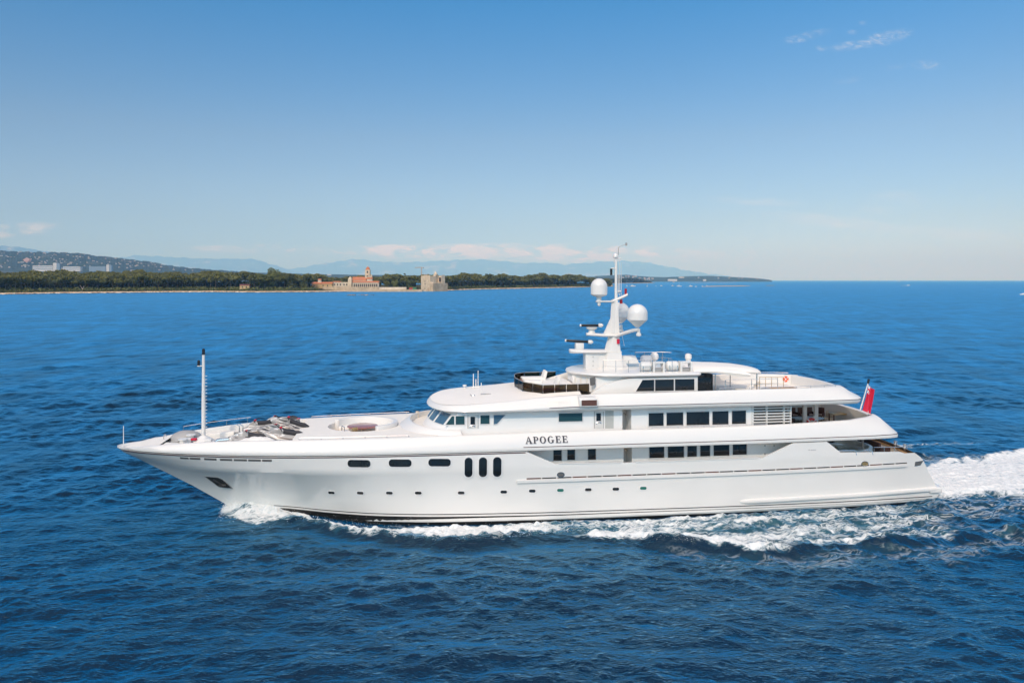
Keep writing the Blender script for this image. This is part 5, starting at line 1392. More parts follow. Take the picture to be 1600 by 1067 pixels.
    body = w.mix(aer, bs.outputs[0], (.05, .19, .24, 1))
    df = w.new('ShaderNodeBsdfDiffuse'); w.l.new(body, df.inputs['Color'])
    gl = w.new('ShaderNodeBsdfGlossy'); gl.inputs['Color'].default_value = (.58, .93, 1.0, 1); w.l.new(ro_, gl.inputs['Roughness']); w.l.new(nrm, gl.inputs['Normal'])
    fr_ = w.new('ShaderNodeFresnel'); fr_.inputs['IOR'].default_value = 1.5; w.l.new(nrm, fr_.inputs['Normal'])
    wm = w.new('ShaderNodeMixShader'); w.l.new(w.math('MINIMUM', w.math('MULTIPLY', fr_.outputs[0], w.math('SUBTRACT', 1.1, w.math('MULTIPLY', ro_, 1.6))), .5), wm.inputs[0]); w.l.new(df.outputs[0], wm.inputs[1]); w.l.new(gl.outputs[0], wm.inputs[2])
    # foam
    f1 = w.noise(w.vscale(sc, (.6, 1.0, 1)), 2.1, 10.0, .72, 1.0); f2 = w.noise(w.vscale(sc, (.35, 1.2, 1)), .6, 6.0, .62, 1.2)
    fm = w.math('ADD', w.math('MULTIPLY', f1, .62), w.math('MULTIPLY', f2, .38))
    thr = w.math('SUBTRACT', .86, w.math('MULTIPLY', fo_, .52))
    ff = w.ramp(w.math('SUBTRACT', fm, thr), -.05, .09)
    ff = w.math('MULTIPLY', ff, w.ramp(fo_, .12, .3))
    # thin lacy threads between the solid patches
    r1 = w.math('SUBTRACT', 1.0, w.math('ABSOLUTE', w.math('SUBTRACT', w.math('MULTIPLY', w.noise(w.vscale(sc, (.45, 1.0, 1)), 1.1, 4.0, .55, 1.6), 2.0), 1.0)))
    lace = w.math('MULTIPLY', w.math('MULTIPLY', w.ramp(r1, .86, .985), w.ramp(fo_, .26, .62)), w.ramp(f2, .38, .56, .0, .85))
    ff = w.math('MAXIMUM', ff, lace)
    fb = w.new('ShaderNodeBsdfDiffuse'); f3 = w.noise(sc, 3.5, 6.0, .65)
    w.l.new(w.mix(w.ramp(f3, .3, .65), (.60, .66, .68, 1), (.84, .84, .83, 1)), fb.inputs['Color'])
    bp3 = w.new('ShaderNodeBump'); bp3.inputs['Strength'].default_value = .8; bp3.inputs['Distance'].default_value = .18; w.l.new(w.math('ADD', f1, w.math('MULTIPLY', f3, .4)), bp3.inputs['Height']); w.l.new(bp3.outputs[0], fb.inputs['Normal'])
    mx = w.new('ShaderNodeMixShader'); w.l.new(ff, mx.inputs[0]); w.l.new(wm.outputs[0], mx.inputs[1]); w.l.new(fb.outputs[0], mx.inputs[2])
    w.l.new(mx.outputs[0], out.inputs['Surface'])
    me.materials.append(m)
    return o
build_sea()

# spray thrown up at the bow and over the wash: many small drops and clots of foam
def build_spray():
    rng = np.random.RandomState(3)
    base = [(1,0,0),(-1,0,0),(0,1,0),(0,-1,0),(0,0,1),(0,0,-1)]
    bf = [(0,2,4),(2,1,4),(1,3,4),(3,0,4),(2,0,5),(1,2,5),(3,1,5),(0,3,5)]
    V = []; Fc = []
    def drop(s, t, z, r):
        x, y, _ = ship2world(s, t, 0); o = len(V)
        for b in base:
            j = 1 + rng.uniform(-.35, .35); V.append((x + b[0]*r*j, y + b[1]*r*j, z + b[2]*r*j))
        Fc.extend([[o + i for i in f] for f in bf])
    for _ in range(5200):
        s = 7.4 + abs(rng.normal()) * 2.3; s = min(s, 14.5); b = hb(s, .4); side = 1 if rng.rand() < .8 else -1
        t = b + rng.exponential(.55); z = max(0, .1 + rng.exponential(.42) * math.exp(-((s - 9.6) / 2.6) ** 2))
        drop(s, side * t, min(z, 1.7), rng.uniform(.006, .022))
    for _ in range(1500):
        s = 13 + rng.rand() * 20; t = float(np.interp(s, [13, 14.9, 17.6, 20.2, 22.7, 24.3, 29.1, 33], [3.5, 4.8, 6.7, 7.9, 8.8, 9.2, 8.8, 8.3])) - rng.exponential(.9)
        drop(s, t, .12 + rng.exponential(.12), rng.uniform(.006, .018))
    for _ in range(700):
        s = 32.5 + rng.rand() * 13; t = float(np.interp(s, [32.6, 36, 39, 42, 45, 47], [9.6, 10.2, 11.5, 12.7, 13.2, 12.8])) - .4 + rng.normal() * .35
        drop(s, t, .25 + rng.exponential(.12), rng.uniform(.006, .018))
    for _ in range(2200):
        s = 62.8 + rng.exponential(9); t = rng.uniform(-1, 1) * float(np.interp(s, [62, 70, 82, 120], [4.3, 5.6, 8, 11]))
        drop(s, t, .35 + rng.exponential(.14), rng.uniform(.008, .03))
    me = bpy.data.meshes.new('spray'); me.from_pydata(V, [], Fc); me.materials.append(mat('spray_drops', (.85, .86, .86), .6))
    o = bpy.data.objects.new('spray', me); COL.objects.link(o); tag(o, kind='stuff')
build_spray()
# ================================================================== ISLAND, COAST, BUILDINGS, BOATS
SHORE = [(-900, 470), (-400, 465), (-150, 461.5), (0, 460.2), (100, 458.6), (250, 457.2), (330, 456.6), (400, 457.2), (500, 456.6), (560, 455.6), (640, 455.2), (690, 454.8), (720, 453.4), (760, 452.2), (830, 450.8), (900, 449.4), (945, 448.3), (958, 447.8)]
def shoreY(px): return F * H / (lerp_tab(SHORE, px) - HZ)
def ground_z(px, d):
    e = 1.0
    if px > 900: e = max(.25, (965 - px) / 65)
    return float(np.interp(d, [-8, 0, 2, 6, 12, 40, 120, 260, 420, 520], [-1.5, -.1, .7, 1.6, 2.2, 3.4, 6.5, 9.0, 8.0, 4.0])) * e
def rock_mat():
    m = bpy.data.materials.new('shore_ground'); m.use_nodes = True; t = NT(m.node_tree); b = t.n['Principled BSDF']
    tc = t.new('ShaderNodeTexCoord'); sep = t.new('ShaderNodeSeparateXYZ'); t.l.new(tc.outputs['Object'], sep.inputs[0])
    n = t.noise(tc.outputs['Object'], .12, 6.0, .65); n2 = t.noise(tc.outputs['Object'], .03, 4.0, .6)
    rock = t.mix(t.ramp(n, .35, .65), (.46, .33, .22, 1), (.74, .59, .44, 1)); scrub = t.mix(t.ramp(n2, .4, .6), (.05, .055, .025, 1), (.13, .12, .06, 1))
    hgt = t.math('ADD', sep.outputs[2], t.math('MULTIPLY', t.math('SUBTRACT', n, .5), 2.6))
    c = t.mix(t.ramp(hgt, 1.5, 2.3), rock, scrub); c = t.mix(t.ramp(hgt, .25, .7), (.05, .04, .03, 1), c)
    t.l.new(c, b.inputs['Base Color']); b.inputs['Roughness'].default_value = .95; b.inputs['Specular IOR Level'].default_value = .1
    return m
M['rock'] = rock_mat()
def build_island():
    rng = random.Random(2); ds = [-8, -1, 0, 1.5, 3, 5, 8, 12, 20, 40, 80, 140, 220, 320, 420, 520]; rows = []
    x = -900.0; xs = []
    while x < 959: xs.append(x); x += 2.0 if x > -120 else 12
    for px in xs:
        Y0 = shoreY(px); r = []
        for d in ds:
            j = (rng.random() - .5); Y = Y0 + d + (j * 1.6 if 0 <= d <= 5 else j * .5)
            r.append((wx(px, Y), Y, ground_z(px, d) + (abs(j) * 1.3 if 1 <= d <= 8 else 0)))
        rows.append(r)
    m = MB(False); m.loft(rows, False); o = m.build('island_ground', M['rock'], None, smooth=40); tag(o, kind='structure')
    # second point beyond, and sand spits
    for nm, pts, hgt, mt in (('far_point_ground', [(930, 443.2), (975, 442.9), (1000, 442.7), (1015, 442.5), (1024, 442.2)], 4.0, M['rock']),
                             ('sand_spit', [(1097, 448.2), (1110, 448.0), (1130, 447.6), (1150, 447.4), (1166, 447.2), (1172, 447.0)], 1.9, mat('sand', (.42, .31, .19), .95, var=.25, vscale=.08)),
                             ('low_reef', [(1075, 442.2), (1100, 441.8), (1150, 441.6), (1150, 441.6)], 1.4, None), ('low_reef', [(1197, 446.6), (1203, 446.5), (1210, 446.4)], .9, None)):
        rows = []; mt = mt or mat('reef', (.3, .23, .16), .95, var=.3, vscale=.1)
        xs = np.linspace(pts[0][0], pts[-1][0], 60)
        for i, px in enumerate(xs):
            Y0 = F * H / (np.interp(px, [p[0] for p in pts], [p[1] for p in pts]) - HZ); e = min(1, min(i, 59 - i) / 10) if nm != 'far_point_ground' else min(1, (59 - i) / 8 + .2)
            k = Y0 / 2000
            rows.append([(wx(px, Y0 + d * k), Y0 + d * k, z * hgt * e * (.7 + .3 * rng.random())) for d, z in ((-6, -.5), (0, 0.05), (8, .45), (30, .8), (60, 1.0), (100, .7), (140, -.3))])
        m = MB(False); m.loft(rows, False); o = m.build(nm, mt, None, smooth=60); tag(o, kind='structure')
    # half-sunken rocks off the wall
    rr = MB(False)
    for i in range(42):
        px = rng.choice([rng.uniform(541, 586), rng.uniform(545, 575)]); Y = F * H / (rng.uniform(460.6, 461.8) - HZ); rr_ = rng.uniform(.3, .9)
        rr.lathe((wx(px, Y), Y, -.3), [(rr_, 0), (rr_ * .9, .3), (rr_ * .5, rng.uniform(.5, .9)), (.02, rng.uniform(.9, 1.0))], 6, sx=rng.uniform(1, 2))
    o = rr.build('reef_rocks', M['rock'], None, smooth=0); tag(o, kind='stuff')
    rr = MB(False)
    for i in range(1700):
        px = rng.uniform(-110, 950)
        if 500 < px < 655: continue
        Y = shoreY(px) + rng.uniform(-1, 8); rr_ = rng.uniform(.5, 1.8); z = rng.uniform(.7, 2.3)
        rr.lathe((wx(px, Y), Y, -.1), [(rr_, 0), (rr_ * .9, z * .5), (rr_ * .5, z), (.02, z * 1.1)], 6, sx=rng.uniform(1, 2.2))
    o = rr.build('shore_rocks', M['rock'], None, smooth=0); tag(o, kind='stuff')
build_island()

# ---- trees
def leaf_mat(name, lo, hi):
    m = bpy.data.materials.new(name); m.use_nodes = True; t = NT(m.node_tree); b = t.n['Principled BSDF']
    tc = t.new('ShaderNodeTexCoord'); info = t.new('ShaderNodeObjectInfo'); geo = t.new('ShaderNodeNewGeometry')
    n = t.noise(geo.outputs['Position'], .16, 4.0, .6)
    c = t.mix(t.ramp(t.math('ADD', t.math('MULTIPLY', n, .5), t.math('MULTIPLY', info.outputs['Random'], .5)), .2, .8), (*lo, 1), (*hi, 1))
    t.l.new(c, b.inputs['Base Color']); b.inputs['Roughness'].default_value = .8; b.inputs['Specular IOR Level'].default_value = .15
    return m
M['pine'] = leaf_mat('pine_foliage', (.050, .056, .016), (.140, .138, .038)); M['pine2'] = leaf_mat('light_foliage', (.07, .085, .022), (.16, .165, .05))
M['under'] = leaf_mat('shaded_understorey', (.018, .026, .010), (.05, .06, .02)); M['bark'] = mat('pine_bark', (.085, .062, .045), .9, var=.3, vscale=.8)  # understorey colour darkened to stand for the shade under the pines
def crown_faces(rng, m, cx, cy, cz, rx, rz, n, leaf, flat=.55):
    """leaf clumps through a lumpy crown"""
    nb = rng.randint(5, 8); lobes = []
    for _ in range(nb):
        a = rng.uniform(0, 6.283); q = rng.uniform(.15, .7)
        lobes.append((cx + rx * q * math.cos(a), cy + rx * q * math.sin(a), cz + rz * rng.uniform(-.35, .45), rx * rng.uniform(.38, .6), rz * rng.uniform(.5, .8)))
    for _ in range(n):
        lx_, ly_, lz_, lr, lh = rng.choice(lobes)
        while True:
            p = (rng.uniform(-1, 1), rng.uniform(-1, 1), rng.uniform(-1, 1)); q = p[0]**2 + p[1]**2 + p[2]**2
            if .25 < q <= 1: break
        x, y, z = lx_ + p[0]*lr, ly_ + p[1]*lr, lz_ + p[2]*lh
        nrm = Vector((p[0] + rng.uniform(-.6, .6), p[1] + rng.uniform(-.6, .6), p[2] + rng.uniform(-.2, .9))).normalized()
        u = nrm.orthogonal().normalized(); v = nrm.cross(u); a = rng.uniform(0, 6.283); u, v = u*math.cos(a)+v*math.sin(a), v*math.cos(a)-u*math.sin(a)
        s = leaf * rng.uniform(.6, 1.4)
        m.add([(x + u.x*s*a_ + v.x*s*b_, y + u.y*s*a_ + v.y*s*b_, z + u.z*s*a_ + v.z*s*b_) for a_, b_ in ((-1, -.6), (.2, -1), (1, .4), (-.3, 1))], [(0, 1, 2, 3)])
def tree_proto(seed, h, rx, rz, n, leaf, name='pine_tree', mt='pine', low=False):
    rng = random.Random(seed); r = empty(name)
    m = MB(False); lean = rng.uniform(-.8, .8)
    m.tube([(0, 0, -1), (lean * .3, 0, h * .4), (lean, .2, h * .8)], [.32, .25, .15], 6)
    for _ in range(4):
        a = rng.uniform(0, 6.28); z0 = h * rng.uniform(.42, .65)
        m.tube([(lean * .5, 0, z0), (lean + rx * .6 * math.cos(a), rx * .6 * math.sin(a), z0 + h * .22)], [.14, .06], 5)
    m.build('trunk', M['bark'], r, smooth=60)
    c = MB(False); crown_faces(rng, c, lean, 0, h - rz, rx, rz, n, leaf); crown_faces(rng, c, lean + rng.uniform(-2, 2), 0, h - rz * 1.5, rx * .7, rz * .6, n // 4, leaf)
    if low: crown_faces(rng, c, lean, 0, max(2.5, h - rz * 2.2), rx * .95, rz * .9, int(n * .7), leaf)
    c.build('crown', M[mt], r, smooth=0, fixn=False)
    return r
protos = [tree_proto(10 + i, 11 + (i % 3) * 1.3, 4.0 + 1.1 * (i % 4), 1.9 + .5 * (i % 3), 620, .55) for i in range(8)]
def treetop(px):
    return 1.5 * math.sin(.11 * px) + 1.1 * math.sin(.047 * px + 1) + .8 * math.sin(.31 * px) + lerp_tab([(-400, 430), (-200, 429), (0, 430.5), (60, 430.5), (150, 431), (250, 430), (330, 428.5), (400, 427.5), (480, 430), (520, 433), (640, 431.5), (660, 430.5), (700, 430), (780, 430.3), (850, 429.5), (900, 431.5), (935, 433.5), (955, 437.5)], px)
def build_trees():
    rng = random.Random(77); used = set(); k = 0
    lab = {0: 'dark umbrella pine in the front row of the island wood, above the pale shore rocks', 1: 'dark pine in the second row of the island wood'}
    for row, (d0, d1, step) in enumerate(((15, 26, 6.6), (34, 52, 8.5))):
        px = -28.0
        while px < 955:
            Y = shoreY(px) + rng.uniform(d0, d1)
            skip = (488 < px < 603 and True) or (603 <= px < 700 and row == 0) or (652 < px < 698) or (371 < px < 396 and row == 0)
            if not skip:
                i = rng.randrange(8); p = protos[i]
                o = p if i not in used else copy_tree(p); used.add(i)
                base = ground_z(px, Y - shoreY(px)) - .3
                top = wz(treetop(px) + (3.2 if row == 0 else 1.2) + rng.uniform(-3.2, 3.6), Y); hproto = 11 + (i % 3) * 1.3
                sc = max(.5, min(2.2, (top - base) / hproto))
                if px > 930: sc *= .8
                o.location = (wx(px, Y), Y, base); sxy = max(.85, sc ** .6) * rng.uniform(.9, 1.15)
                o.scale = (sxy, sxy, sc); o.rotation_euler = (0, 0, rng.uniform(0, 6.28))
                tag(o, lab[row], 'tree', 'pines in the %s row of the island wood' % ('front' if row == 0 else 'second')); k += 1
            px += step * F / Y * rng.uniform(.8, 1.25)
    # the wood behind, too dense to count
    m = MB(False); rng = random.Random(5)
    for _ in range(2900):
        px = rng.uniform(-360, 956); d = rng.uniform(60, 330)
        if px > 880: d = rng.uniform(55, 120)
        Y = shoreY(px) + d
        if 484 < px < 605 and d < 110: continue
        if 650 < px < 700 and d < 75: continue
        top = wz(treetop(px) + rng.uniform(-1.6, 2.4) - lerp_tab([(-400, 6.5), (200, 6.5), (330, 3.0), (420, .8), (960, .3)], px) * max(0, min(1, (d - 110) / 120)), Y); rx = rng.uniform(3.0, 7.5)
        crown_faces(rng, m, wx(px, Y), Y, top - 3.0, rx, 2.6, 62, .9); crown_faces(rng, m, wx(px, Y), Y, top - 7.5, rx, 4.0, 26, 1.3)
    o = m.build('forest', M['pine'], None, smooth=0, fixn=False); tag(o, kind='stuff')
    m = MB(False)
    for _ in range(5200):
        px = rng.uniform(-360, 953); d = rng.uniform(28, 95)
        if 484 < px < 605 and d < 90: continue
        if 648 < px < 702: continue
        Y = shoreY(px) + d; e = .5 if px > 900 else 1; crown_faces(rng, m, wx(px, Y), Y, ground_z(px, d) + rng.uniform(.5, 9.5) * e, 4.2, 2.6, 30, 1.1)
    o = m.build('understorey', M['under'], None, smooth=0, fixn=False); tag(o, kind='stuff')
    # undergrowth along the shore
    m = MB(False)
    for _ in range(1700):
        px = rng.uniform(-110, 950); d = rng.uniform(8, 27)
        if 495 < px < 640: continue
        if 652 < px < 698: continue
        Y = shoreY(px) + d; r_ = rng.choice([1.2, 1.6, 2.2, 3.2, 4.0]); crown_faces(rng, m, wx(px, Y), Y, ground_z(px, d) + r_ * .6, r_ * 1.4, r_ * .9, 40, .3 + .14 * r_)
    o = m.build('undergrowth', M['pine2'], None, smooth=0, fixn=False); tag(o, kind='stuff')
    # wooded far point
    m = MB(False)
    for _ in range(420):
        px = rng.uniform(930, 1019); Y0 = F * H / (np.interp(px, [930, 975, 1024], [443.2, 442.9, 442.2]) - HZ); Y = Y0 + rng.uniform(25, 260)
        top = wz(np.interp(px, [930, 975, 985, 1000, 1010, 1019], [435.5, 435.0, 434.0, 435.5, 438.0, 440.8]) + rng.uniform(0, 2.0), Y)
        crown_faces(rng, m, wx(px, Y), Y, top - 4, 8, 4.5, 40, 2.4); crown_faces(rng, m, wx(px, Y), Y, top - 13, 9, 8, 30, 3)
    o = m.build('far_point_wood', M['pine'], None, smooth=0, fixn=False); tag(o, kind='stuff')
    # trees that stand out
    def special(px, d, pyt, rx, seed, lab, mt='pine2', n=1500, rz=None, leaf=.6):
        Y = shoreY(px) + d; base = ground_z(px, d) - .3; h = wz(pyt, Y) - base
        r = tree_proto(seed, h, rx, rz or rx * .62, n, leaf, 'pine_tree' if mt == 'pine' else 'broad_tree', mt, rx > 5); r.location = (wx(px, Y), Y, base); tag(r, lab, 'tree')
    special(425, 26, 418.2, 15, 301, 'tallest tree of the island wood, a broad light green crown standing above the rest', n=4200, rz=10)
    special(406, 24, 427, 10, 302, 'rounded tree leaning against the left flank of the tallest tree', n=1500, rz=6)
    special(457, 24, 428, 11, 303, 'broad dark tree just right of the tallest tree', 'pine', 2000, rz=7.5)
    special(476, 20, 431, 7, 304, 'dark tree at the right end of the wood beside the orange-roofed building', 'pine', 1500, rz=6)
    special(632.5, 70, 427.3, 1.9, 305, 'lone slender umbrella pine rising over the wood between bell tower and fortress', 'pine', 260, rz=1.3, leaf=.4)
    special(624.5, 72, 429.2, 2.6, 306, 'small round pine just left of the lone slender one', 'pine', 260, rz=1.8, leaf=.4)
    special(618, 30, 437, 6, 307, 'bright green bushy tree behind the pale quay wall', n=900, rz=5)
    special(606, 30, 438, 5.5, 308, 'dark bushy tree beside the right end of the abbey', 'pine', 900, rz=5)
    special(640, 32, 436.5, 6.5, 309, 'green bushy tree left of the fortress', n=900, rz=5)
    special(500, 66, 433, 6, 310, 'dark tree behind the orange-roofed outbuilding', 'pine', 700, rz=5)
    special(589, 40, 441.5, 2.6, 311, 'small dark tree in front of the right end of the abbey', 'pine', 500, rz=3.6)
    # bare pale trunk by the shore
    px = 127.5; Y = shoreY(px) + 10; m = MB(False); b0_ = wz(457, Y); zt = wz(447, Y)
    m.tube([(0, 0, b0_), (wx(129, Y) - wx(127, Y), 0, (b0_ + zt) / 2), (wx(131.5, Y) - wx(127, Y), 0, zt)], [.7, .5, .3], 7); m.tube([(wx(129, Y) - wx(127, Y), 0, (b0_ + zt) / 2), (wx(125.5, Y) - wx(127, Y), 0, zt + .8)], [.4, .2], 6)
    o = m.build('bare_trunk', mat('bleached_wood', (.36, .29, .23), .9), None); o.location = (wx(127, Y), Y, 0); tag(o, 'bare bleached forked trunk standing on the pale shore rocks', 'dead tree')
build_trees()

# ---- abbey, fortress and other buildings on the island
M['stone'] = mat('pale_stone', (.60, .48, .34), .9, var=.16, vscale=.25); M['stone2'] = mat('tan_stone_wall', (.48, .37, .25), .95, var=.2, vscale=.2)
M['tile'] = mat('terracotta_tiles', (.45, .16, .07), .85, var=.15, vscale=.4); M['dkopen_shade'] = mat('dark_opening_and_shade', (.05, .04, .035), .9); M['cream'] = mat('cream_render', (.58, .50, .38), .9, var=.08, vscale=.2)
M['ochre'] = mat('ochre_render', (.45, .32, .16), .9)
def wbox(m, px0, px1, py0, py1, Y, depth, yoff=0.0):
    x0, x1 = wx(px0, Y), wx(px1, Y); z0, z1 = wz(py1, Y), wz(py0, Y)
    m.box(x0, x1, Y + yoff, Y + yoff + depth, z0, z1); return x0, x1, z0, z1
def gable(m, x0, x1, y0, y1, z0, zr):       # roof with its ridge along x
    m.loft([[(x0, y0, z0), (x0, (y0+y1)/2, zr), (x0, y1, z0)], [(x1, y0, z0), (x1, (y0+y1)/2, zr), (x1, y1, z0)]], True, True, True)
def abbey():
    Y = 1150.0; r = empty('abbey', (0, 0, 0), 0, 'stone abbey with orange tiled roofs and a domed bell tower on the island shore', 'abbey')
    m = MB(False); x0, x1, z0, z1 = wbox(m, 568, 575.4, 421.5, 436, Y, 7.3, 12); cx, cy = (x0+x1)/2, Y + 15.6
    m.box(x0 - .3, x1 + .3, Y + 11.7, Y + 19.6, wz(429.3, Y), wz(428.8, Y))
    bt_ = m.build('bell_tower', M['stone'], r, smooth=0)
    MB(False).lathe((cx, cy, z1 - .2), [(3.9, 0), (3.5, .5), (3.3, 1.6), (2.6, 3.2), (1.4, 4.5), (.5, 5.2), (.2, 5.8)], 12).build('spire', M['tile'], bt_, smooth=40)
    MB(False).tube([(cx, cy, z1 + 5.4), (cx, cy, z1 + 8)], .12, 6).build('finial', M['stone'], bt_)
    for a, b in ((570.6, 572.7),):
        for p, q in ((423.2, 426.6), (430.4, 432.2)): wo = MB(False); wbox(wo, a, b, p, q, Y, .2, 11.9); wo.build('belfry_opening', M['dkopen_shade'], bt_, smooth=0)
    m = MB(False); wbox(m, 576, 578.5, 431, 440, Y, 3, 13); m.lathe(((wx(577.2, Y)), Y + 14.5, wz(431, Y)), [(1.6, 0), (1.0, 1.2), (.1, 2.6)], 8); m.build('turret', M['stone'], r, smooth=0)
    m = MB(False); x0, x1, z0, z1 = wbox(m, 548.5, 570.5, 438.2, 450, Y, 12, 8); nv = m.build('nave_wall', M['cream'], r, smooth=0)
    m = MB(False); gable(m, x0 - .4, x1, Y + 7.4, Y + 20.6, z1 + .02, wz(432.6, Y)); m.build('nave_roof', M['tile'], r, smooth=0)
    m = MB(False); x0, x1, z0, z1 = wbox(m, 551, 591.5, 441.6, 450.5, Y, 7, 0); cl = m.build('cloister_wall', M['cream'], r, smooth=0)
    m = MB(False); gable(m, x0 - .5, x1 + .5, Y - .6, Y + 7.6, z1 + .02, wz(439.2, Y)); m.build('cloister_roof', M['tile'], r, smooth=0)
    for k in range(12):
        a = 552.5 + k * 3.2; wo = MB(False); wbox(wo, a, a + 2.1, 443.6, 448.3, Y, .2, -.12); wo.build('shade_panel', M['dkopen_shade'], cl, smooth=0)  # dark panels standing in for the shade on this wall
    m = MB(False); x0, x1, z0, z1 = wbox(m, 543.8, 549.2, 435.5, 450, Y, 7, -.5); m.lathe(((x0+x1)/2, Y + 3, z1), [(2.9, 0), (2.4, 1.4), (.9, 2.5), (.3, 3.4)], 8); m.build('gabled_front', M['stone'], r, smooth=0)
    m = MB(False); x0, x1, z0, z1 = wbox(m, 572, 580, 436, 441.5, Y, 8, 6); m.build('apse', M['cream'], r, smooth=0)
    m = MB(False); gable(m, x0 - .3, x1 + .3, Y + 5.6, Y + 14.4, z1 + .02, z1 + 2.4); m.build('apse_roof', M['tile'], r, smooth=0)
    m = MB(False); x0, x1, z0, z1 = wbox(m, 519.5, 543.6, 441.0, 450, Y, 8, 4); lw_ = m.build('guest_wing', M['cream'], r, smooth=0)
    m = MB(False); gable(m, wx(519, Y), wx(531, Y), Y + 3.5, Y + 12.5, z1 + .02, z1 + 1.6); m.build('wing_roof', M['tile'], r, smooth=0)
    for a in (521, 525.5, 530, 535.8, 540): wo = MB(False); wbox(wo, a, a + 1.8, 443.3, 446.2, Y, .2, 3.88); wo.build('window', M['dkopen_shade'], lw_, smooth=0)
abbey()
def outbuilding():
    Y = 1120.0; r = empty('outbuilding', (0, 0, 0), 0, 'long low building with an orange tiled roof and square turret, left of the abbey', 'building')
    m = MB(False); x0, x1, z0, z1 = wbox(m, 486.5, 519, 443.5, 451, Y, 9); m.build('wall', M['ochre'], r, smooth=0)
    m = MB(False); gable(m, x0 - .5, x1 + .5, Y - .6, Y + 9.6, z1 + .02, wz(440.6, Y)); m.build('roof', M['tile'], r, smooth=0)
    m = MB(False); x0, x1, z0, z1 = wbox(m, 496, 500.5, 437.5, 442.5, Y, 5, 3); m.build('turret', M['cream'], r, smooth=0)
    m = MB(False); gable(m, x0 - .3, x1 + .3, Y + 2.7, Y + 8.3, z1 + .02, z1 + 1.7); m.build('turret_roof', M['tile'], r, smooth=0)
    for a in (490, 504, 511): wo = MB(False); wbox(wo, a, a + 1.6, 445.2, 447.6, Y, .2, -.12); wo.build('window', M['dkopen_shade'], r, smooth=0)
outbuilding()
def hut():
    Y = shoreY(383) + 9; r = empty('shore_hut', (0, 0, 0), 0, 'small ochre hut with a dark red roof among the pines near the shore', 'hut')
    m = MB(False); x0, x1, z0, z1 = wbox(m, 374.5, 389.5, 446.2, 452, Y, 7); m.build('wall', M['ochre'], r, smooth=0)
    m = MB(False); gable(m, x0 - .5, x1 + .5, Y - .6, Y + 7.6, z1 + .02, wz(444.2, Y)); m.build('roof', mat('dark_red_roof', (.16, .05, .035), .9), r, smooth=0)
    for a in (378, 384): wo = MB(False); wbox(wo, a, a + 1.8, 447.6, 449.8, Y, .2, -.12); wo.build('window', M['dkopen_shade'], r, smooth=0)
hut()
def walls():
    Y = 1118.0
    m = MB(False); wbox(m, 504, 548, 447.8, 456.2, Y, 2.0, 0); wbox(m, 548, 592, 448.2, 456.2, Y - 1, 2.0, 0); o = m.build('sea_wall', M['stone2'], None, smooth=0); tag(o, 'long tan sea wall along the water below the abbey', 'wall')
    m = MB(False); wbox(m, 589, 635, 448.8, 452.4, Y + 6, 1.2); wbox(m, 626, 634.6, 449.4, 451.8, Y + 4.5, 1.2); o = m.build('quay_wall', mat('whitewashed_wall', (.62, .54, .44), .9, var=.1, vscale=.2), None, smooth=0); tag(o, 'low whitewashed wall between the abbey and the fortress', 'wall')
    m = MB(False); wbox(m, 586, 660, 452.6, 456.3, Y - 2, 10); o = m.build('shore_terrace', M['stone2'], None, smooth=0); tag(o, 'flat tan terrace at the water between sea wall and fortress', 'terrace')
walls()
